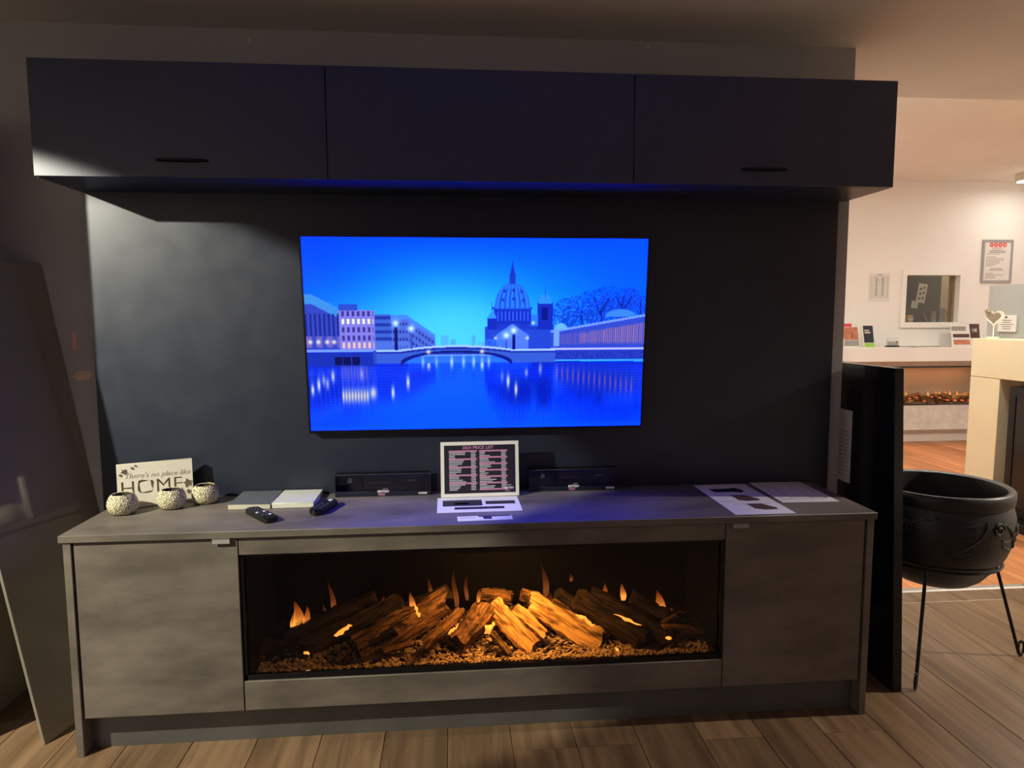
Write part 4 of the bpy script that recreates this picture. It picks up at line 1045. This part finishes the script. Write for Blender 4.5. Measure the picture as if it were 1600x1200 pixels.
# far fireplace on the far wall
ff = thing('far_fireplace', 'white mantel and pale concrete electric fire on the far wall', 'fireplace', (4.7, 4.25, .15))
X0, X1 = 3.91, 5.75
obj('mantel_shelf', box(X0, X1, 4.06, YF-.001, .893, 1.037, .003, 1), 'wall_white', ff)
obj('upper_panel', box(X0, X1, 4.23, YF-.001, .832, .892), 'far_concrete', ff)
obj('lower_panel', box(X0, X1, 4.21, YF-.001, .155, .415, .002, 1), 'far_concrete', ff)
obj('end_panel', boxes([(X0, X0+.06, 4.23, YF-.001, .4155, .8315), (X1-.06, X1, 4.23, YF-.001, .4155, .8315)]), 'far_concrete', ff)
obj('firebox', boxes([(X0+.061, X1-.061, 4.385, 4.398, .416, .831), (X0+.061, X1-.061, 4.24, 4.385, .416, .425), (X0+.061, X1-.061, 4.24, 4.385, .822, .831)]), 'taupe', ff)
obj('fire_frame', boxes([(X0+.061, X1-.061, 4.232, 4.24, .416, .43), (X0+.061, X1-.061, 4.232, 4.24, .815, .831)]), 'black_plastic', ff)
q = random.Random(9)
for i in range(15):
    x = 4.5+i*.075; a = q.choice((-1, 1))*q.uniform(.2, .5); l = q.uniform(.16, .3); z = q.uniform(.455, .50)
    put_log(ff, (x-l/2*math.cos(a), 4.275+q.uniform(0, .06), z-l/2*math.sin(a)*.5), (x+l/2*math.cos(a), 4.30+q.uniform(0, .05), z+l/2*math.sin(a)*.5), q.uniform(.016, .027), 60+i, q.choice(('log_mid', 'log_pale', 'log_mid')))
for i in range(12): obj('ember', ember_mesh((4.55+i*.085, 4.272, .45+q.uniform(0, .05)), .012, 80+i), 'ember_far', ff) if 'ember_far' in MT else None
for i, x in enumerate((4.97, 5.06, 5.1, 5.16, 5.22, 5.3, 4.72, 4.62)): obj('flame', xf(flame_mesh(.07, .022, 40+i), (x, 4.33, .505)), 'flame', ff)
strip_lamp('amber_strip', (4.9, 4.27, .812), 1.1, .03, 1.6, math.radians(5), ff, (1, .42, .2))
struct('baseboard_far', box(XW, XR, YF-.014, YF-.0005, .0005, .09), 'wall_white')

# notices on the far wall
nf = thing('wall_notice', 'white printed table sheet pinned left of the serving hatch', 'notice', (4.405, YF, 1.5))
obj('paper', box(4.29, 4.52, YF-.004, YF-.0005, 1.51, 1.81), 'paper', nf)
obj('table_lines', boxes([(4.31, 4.50, YF-.0046, YF-.004, 1.77-i*.018, 1.7725-i*.018) for i in range(13)] + [(x, x+.003, YF-.0046, YF-.004, 1.55, 1.78) for x in (4.31, 4.36, 4.43, 4.497)]), 'paper_grey', nf)
obj('text_column', boxes([(x, x+.016, YF-.005, YF-.0046, 1.756-i*.018, 1.763-i*.018) for i in range(11) for x in (4.365, 4.435)]), 'ink_grey', nf)
obj('heading', box(4.38, 4.43, YF-.005, YF-.0046, 1.79, 1.797), 'ink_grey', nf)
sf = thing('framed_notice', 'silver framed notice with four red discs, upper right on the far wall', 'notice', (5.715, YF, 1.72))
obj('frame', boxes([(5.54, 5.885, YF-.018, YF-.0005, 1.712, 1.736), (5.54, 5.885, YF-.018, YF-.0005, 2.142, 2.166), (5.54, 5.562, YF-.018, YF-.0005, 1.736, 2.142), (5.863, 5.885, YF-.018, YF-.0005, 1.736, 2.142)]), 'frame_silver', sf)
obj('sheet', box(5.562, 5.863, YF-.010, YF-.0005, 1.736, 2.142), 'paper', sf)
for i in range(4):
    x = 5.64+i*.05
    obj('red_disc', xf(lathe([(.023, 0), (.023, .0012)], 20), (x, YF-.0101, 2.112), (PI/2, 0, 0)), 'ink_red', sf)
    obj('disc_mark', prism([(x-.011, 2.106), (x+.011, 2.106), (x, 2.124)], YF-.0118, YF-.0113, 'y'), 'paper', sf)
q = random.Random(21); LN = []
for i in range(20):
    if i in (4, 12, 15): continue
    w = q.uniform(.08, .24); z = 2.06-i*.0158
    x0 = 5.71-w/2 if i < 3 or i in (13, 14) else 5.585
    LN.append((x0, x0+w, YF-.0106, YF-.010, z, z+(.007 if i in (1, 2, 13) else .0045)))
obj('text_lines', boxes(LN), 'ink_grey', sf)
obj('subtitle', box(5.645, 5.78, YF-.0106, YF-.010, 2.075, 2.081), 'ink_red', sf)

# serving hatch
hw = struct('window_1', boxes([(HX0-.05, HX1+.05, YF-.02, YF-.0005, HZ1, HZ1+.05), (HX0-.05, HX1+.05, YF-.03, YF-.0005, HZ0-.055, HZ0), (HX0-.05, HX0, YF-.02, YF-.0005, HZ0, HZ1), (HX1, HX1+.05, YF-.02, YF-.0005, HZ0, HZ1)]), 'wall_white', 'white framed serving hatch in the far wall')
obj('pane', box(HX0, HX1, YF+.05, YF+.055, HZ0, HZ1), 'glass', hw)
obj('reveal_trim', box(HX1-.022, HX1-.0005, YF+.056, YF+.119, HZ0+.0005, HZ1-.0005), 'orange_trim', hw)
tag(obj('slate_board', box(4.9, 5.555, 5.0, 5.03, 1.256, 2.0, .003, 1), 'board_dark'), 'dark slate-coloured board behind the hatch glass', 'board')
tag(obj('hatch_counter', box(4.3, 5.9, YF+.122, 5.19, 1.20, 1.2545, .003, 1), 'cupboard'), 'beige shelf just inside the hatch', 'shelf')
t = thing('tall_cupboard', 'beige cupboard behind the right of the hatch', 'cupboard', (5.7, 5.4, 0))
obj('body', box(5.5, 6.09, 5.22, 5.88, .001, 2.1, .003, 1), 'cupboard', t)
obj('door', box(5.51, 6.08, 5.20, 5.218, .03, 2.07, .003, 1), 'cupboard', t)
for i, (x, z, w, h, a, lab) in enumerate(((5.315, 1.62, .11, .22, .15, 'pale poster tilted on the slate board behind the hatch'), (5.235, 1.49, .075, .08, .1, 'small pale note on the slate board behind the hatch'))):
    pt = thing('pinned_sheet', lab, 'paper', (x, 4.998, z), (0, a, 0), 'sheets pinned behind the hatch')
    obj('paper', box(-w/2, w/2, -.0012, .0, -h/2, h/2), 'paper', pt, world=False)
    obj('print', boxes([(-w*.3, -w*.05, -.0018, -.0012, -h*.35+k*h*.25, -h*.22+k*h*.25) for k in range(3)] + [(w*.1, w*.3, -.0018, -.0012, -h*.3+k*h*.27, -h*.17+k*h*.27) for k in range(3)]), 'ink_grey', pt, world=False)
ZS = 1.2554
pc = thing('cream_pot', 'cream pot with white hearts, inside the hatch on the left', 'pot', (4.905, 4.62, ZS))
obj('pot', lathe([(.036, 0), (.045, .11), (.047, .115), (.043, .115), (.034, .02), (.002, .015)], 24, cap=False), 'orange_trim', pc, world=False, center=False)
for a in (-1.9, -1.3): obj('heart', xf(prism(heart(.0013), -.002, .002, 'y'), (.043*math.cos(a), .043*math.sin(a)-.003, .066), (0, 0, a+PI/2)), 'paper', pc, world=False)
for x, r, h, lab in ((5.205, .035, .155, 'slim steel canister in the middle of the hatch'), (5.295, .042, .19, 'steel jug with handle at the right of the hatch')):
    c = thing('steel_canister' if r < .04 else 'steel_jug', lab, 'canister' if r < .04 else 'jug', (x, 4.64, ZS))
    obj('body', lathe([(r, 0), (r*1.03, h*.1), (r*.94, h*.75), (r*.88, h), (r*.8, h), (r*.85, h*.7), (r*.8, .01), (.002, .008)], 24, cap=False), 'steel', c, world=False, center=False)
    if r > .04:
        obj('handle', tube([(r*.95, -.005, h*.85), (r*1.5, -.01, h*.8), (r*1.7, -.01, h*.5), (r*1.0, -.005, h*.2)], .005, 8), 'steel', c, world=False)
ld = thing('ladle', 'steel utensil leaning left of the canister in the hatch', 'utensil', (5.14, 4.64, ZS))
obj('shaft', tube([(.03, 0, .004), (-.05, 0, .13)], .006, 8), 'steel', ld, world=False)
obj('head', xf(lathe([(.002, -.008), (.016, -.004), (.018, .004)], 16), (-.052, 0, .134), (0, -.6, 0)), 'steel', ld, world=False)
kb = bpy.data.lights.new('back_room_bulb', 'POINT'); kb.energy = 9; kb.color = (1, .86, .68); kb.shadow_soft_size = .08
t = thing('back_room_lamp', 'ceiling lamp of the small room behind the hatch', 'light', (5.7, 4.9, 2.5))
obj('lamp_cup', xf(lathe([(.1, 0), (.1, -.02), (.05, -.06), (.045, -.06), (.09, -.015)], 20, cap=False), (5.7, 4.9, 2.5)), 'lamp_body', t)
o = bpy.data.objects.new('back_room_bulb', kb); COL.objects.link(o); o.parent = t; o.location = (0, 0, -.12)

# things on the far mantel
ZM = 1.0375
def brochure(x, y, w, h, rz, lab, blocks, m0='paper', lean=-12):
    t = thing('brochure', lab, 'brochure', (x, y, ZM), (math.radians(lean), 0, rz), 'brochures on the far mantel')
    obj('cover', box(-w/2, w/2, -.002, .002, .0012, h), m0, t, world=False)
    for mt, a, b, c, d in blocks: obj('print_block', box(-w/2+a*w, -w/2+b*w, -.0028, -.002, c*h, d*h), mt, t, world=False)
    obj('easel_back', prism([(.0025, .004), (.05, .0135), (.0025, h*.6)], -.004, .004, 'x'), 'acrylic', t, world=False)
brochure(4.01, 4.2, .19, .25, .1, 'colourful brochure at the left end of the far mantel', [('ink_red', .0, .6, .86, 1), ('ink_orange', .05, .95, .3, .84), ('paper_grey', .05, .95, .05, .28), ('paper', .5, .68, .4, .62)])
brochure(4.20, 4.2, .125, .235, .05, 'black and lime leaflet on the far mantel', [('ink', .06, .94, .2, .96), ('ink_green', .06, .94, .0, .18), ('paper', .15, .7, .62, .68), ('paper', .15, .6, .72, .78)])
sn = thing('card_stand', 'small clear card stand with white cards and a black base, on the far mantel', 'stand', (4.45, 4.2, ZM))
obj('base', box(-.065, .065, -.03, .03, .0004, .014, .003, 1), 'black_plastic', sn, world=False)
obj('cards', box(-.06, .06, -.004, .012, .0145, .085), 'paper', sn, world=False)
obj('holder', boxes([(-.066, .066, -.012, -.009, .0145, .06), (-.066, .066, .016, .019, .0145, .1)]), 'acrylic', sn, world=False)
obj('logo', xf(lathe([(.014, 0), (.014, .001)], 14), (.045, -.0042, .05), (PI/2, 0, 0)), 'ink_orange', sn, world=False)
for x, w, lab in ((4.68, .2, 'thin papers lying left of centre on the far mantel'), (4.93, .19, 'thin papers lying centrally on the far mantel')):
    t = thing('flat_papers', lab, 'papers', (x, 4.2, ZM), (0, 0, .1), 'flat papers on the far mantel')
    obj('stack', box(-w/2, w/2, -.1, .1, .0004, .004), 'paper_grey', t, world=False)
brochure(5.21, 4.19, .20, .24, -.1, 'photo brochure in a stand at the right end of the far mantel', [('paper_grey', .05, .8, .7, .9), ('ink_brown', .1, .95, .4, .56), ('ink_orange', .1, .95, .08, .3)], lean=-14)
brochure(5.37, 4.24, .19, .25, -.05, 'dark brochure behind the photo brochure on the far mantel', [('ink_brown', .05, .95, .35, .95), ('paper', .5, .8, .6, .75)], lean=-10)
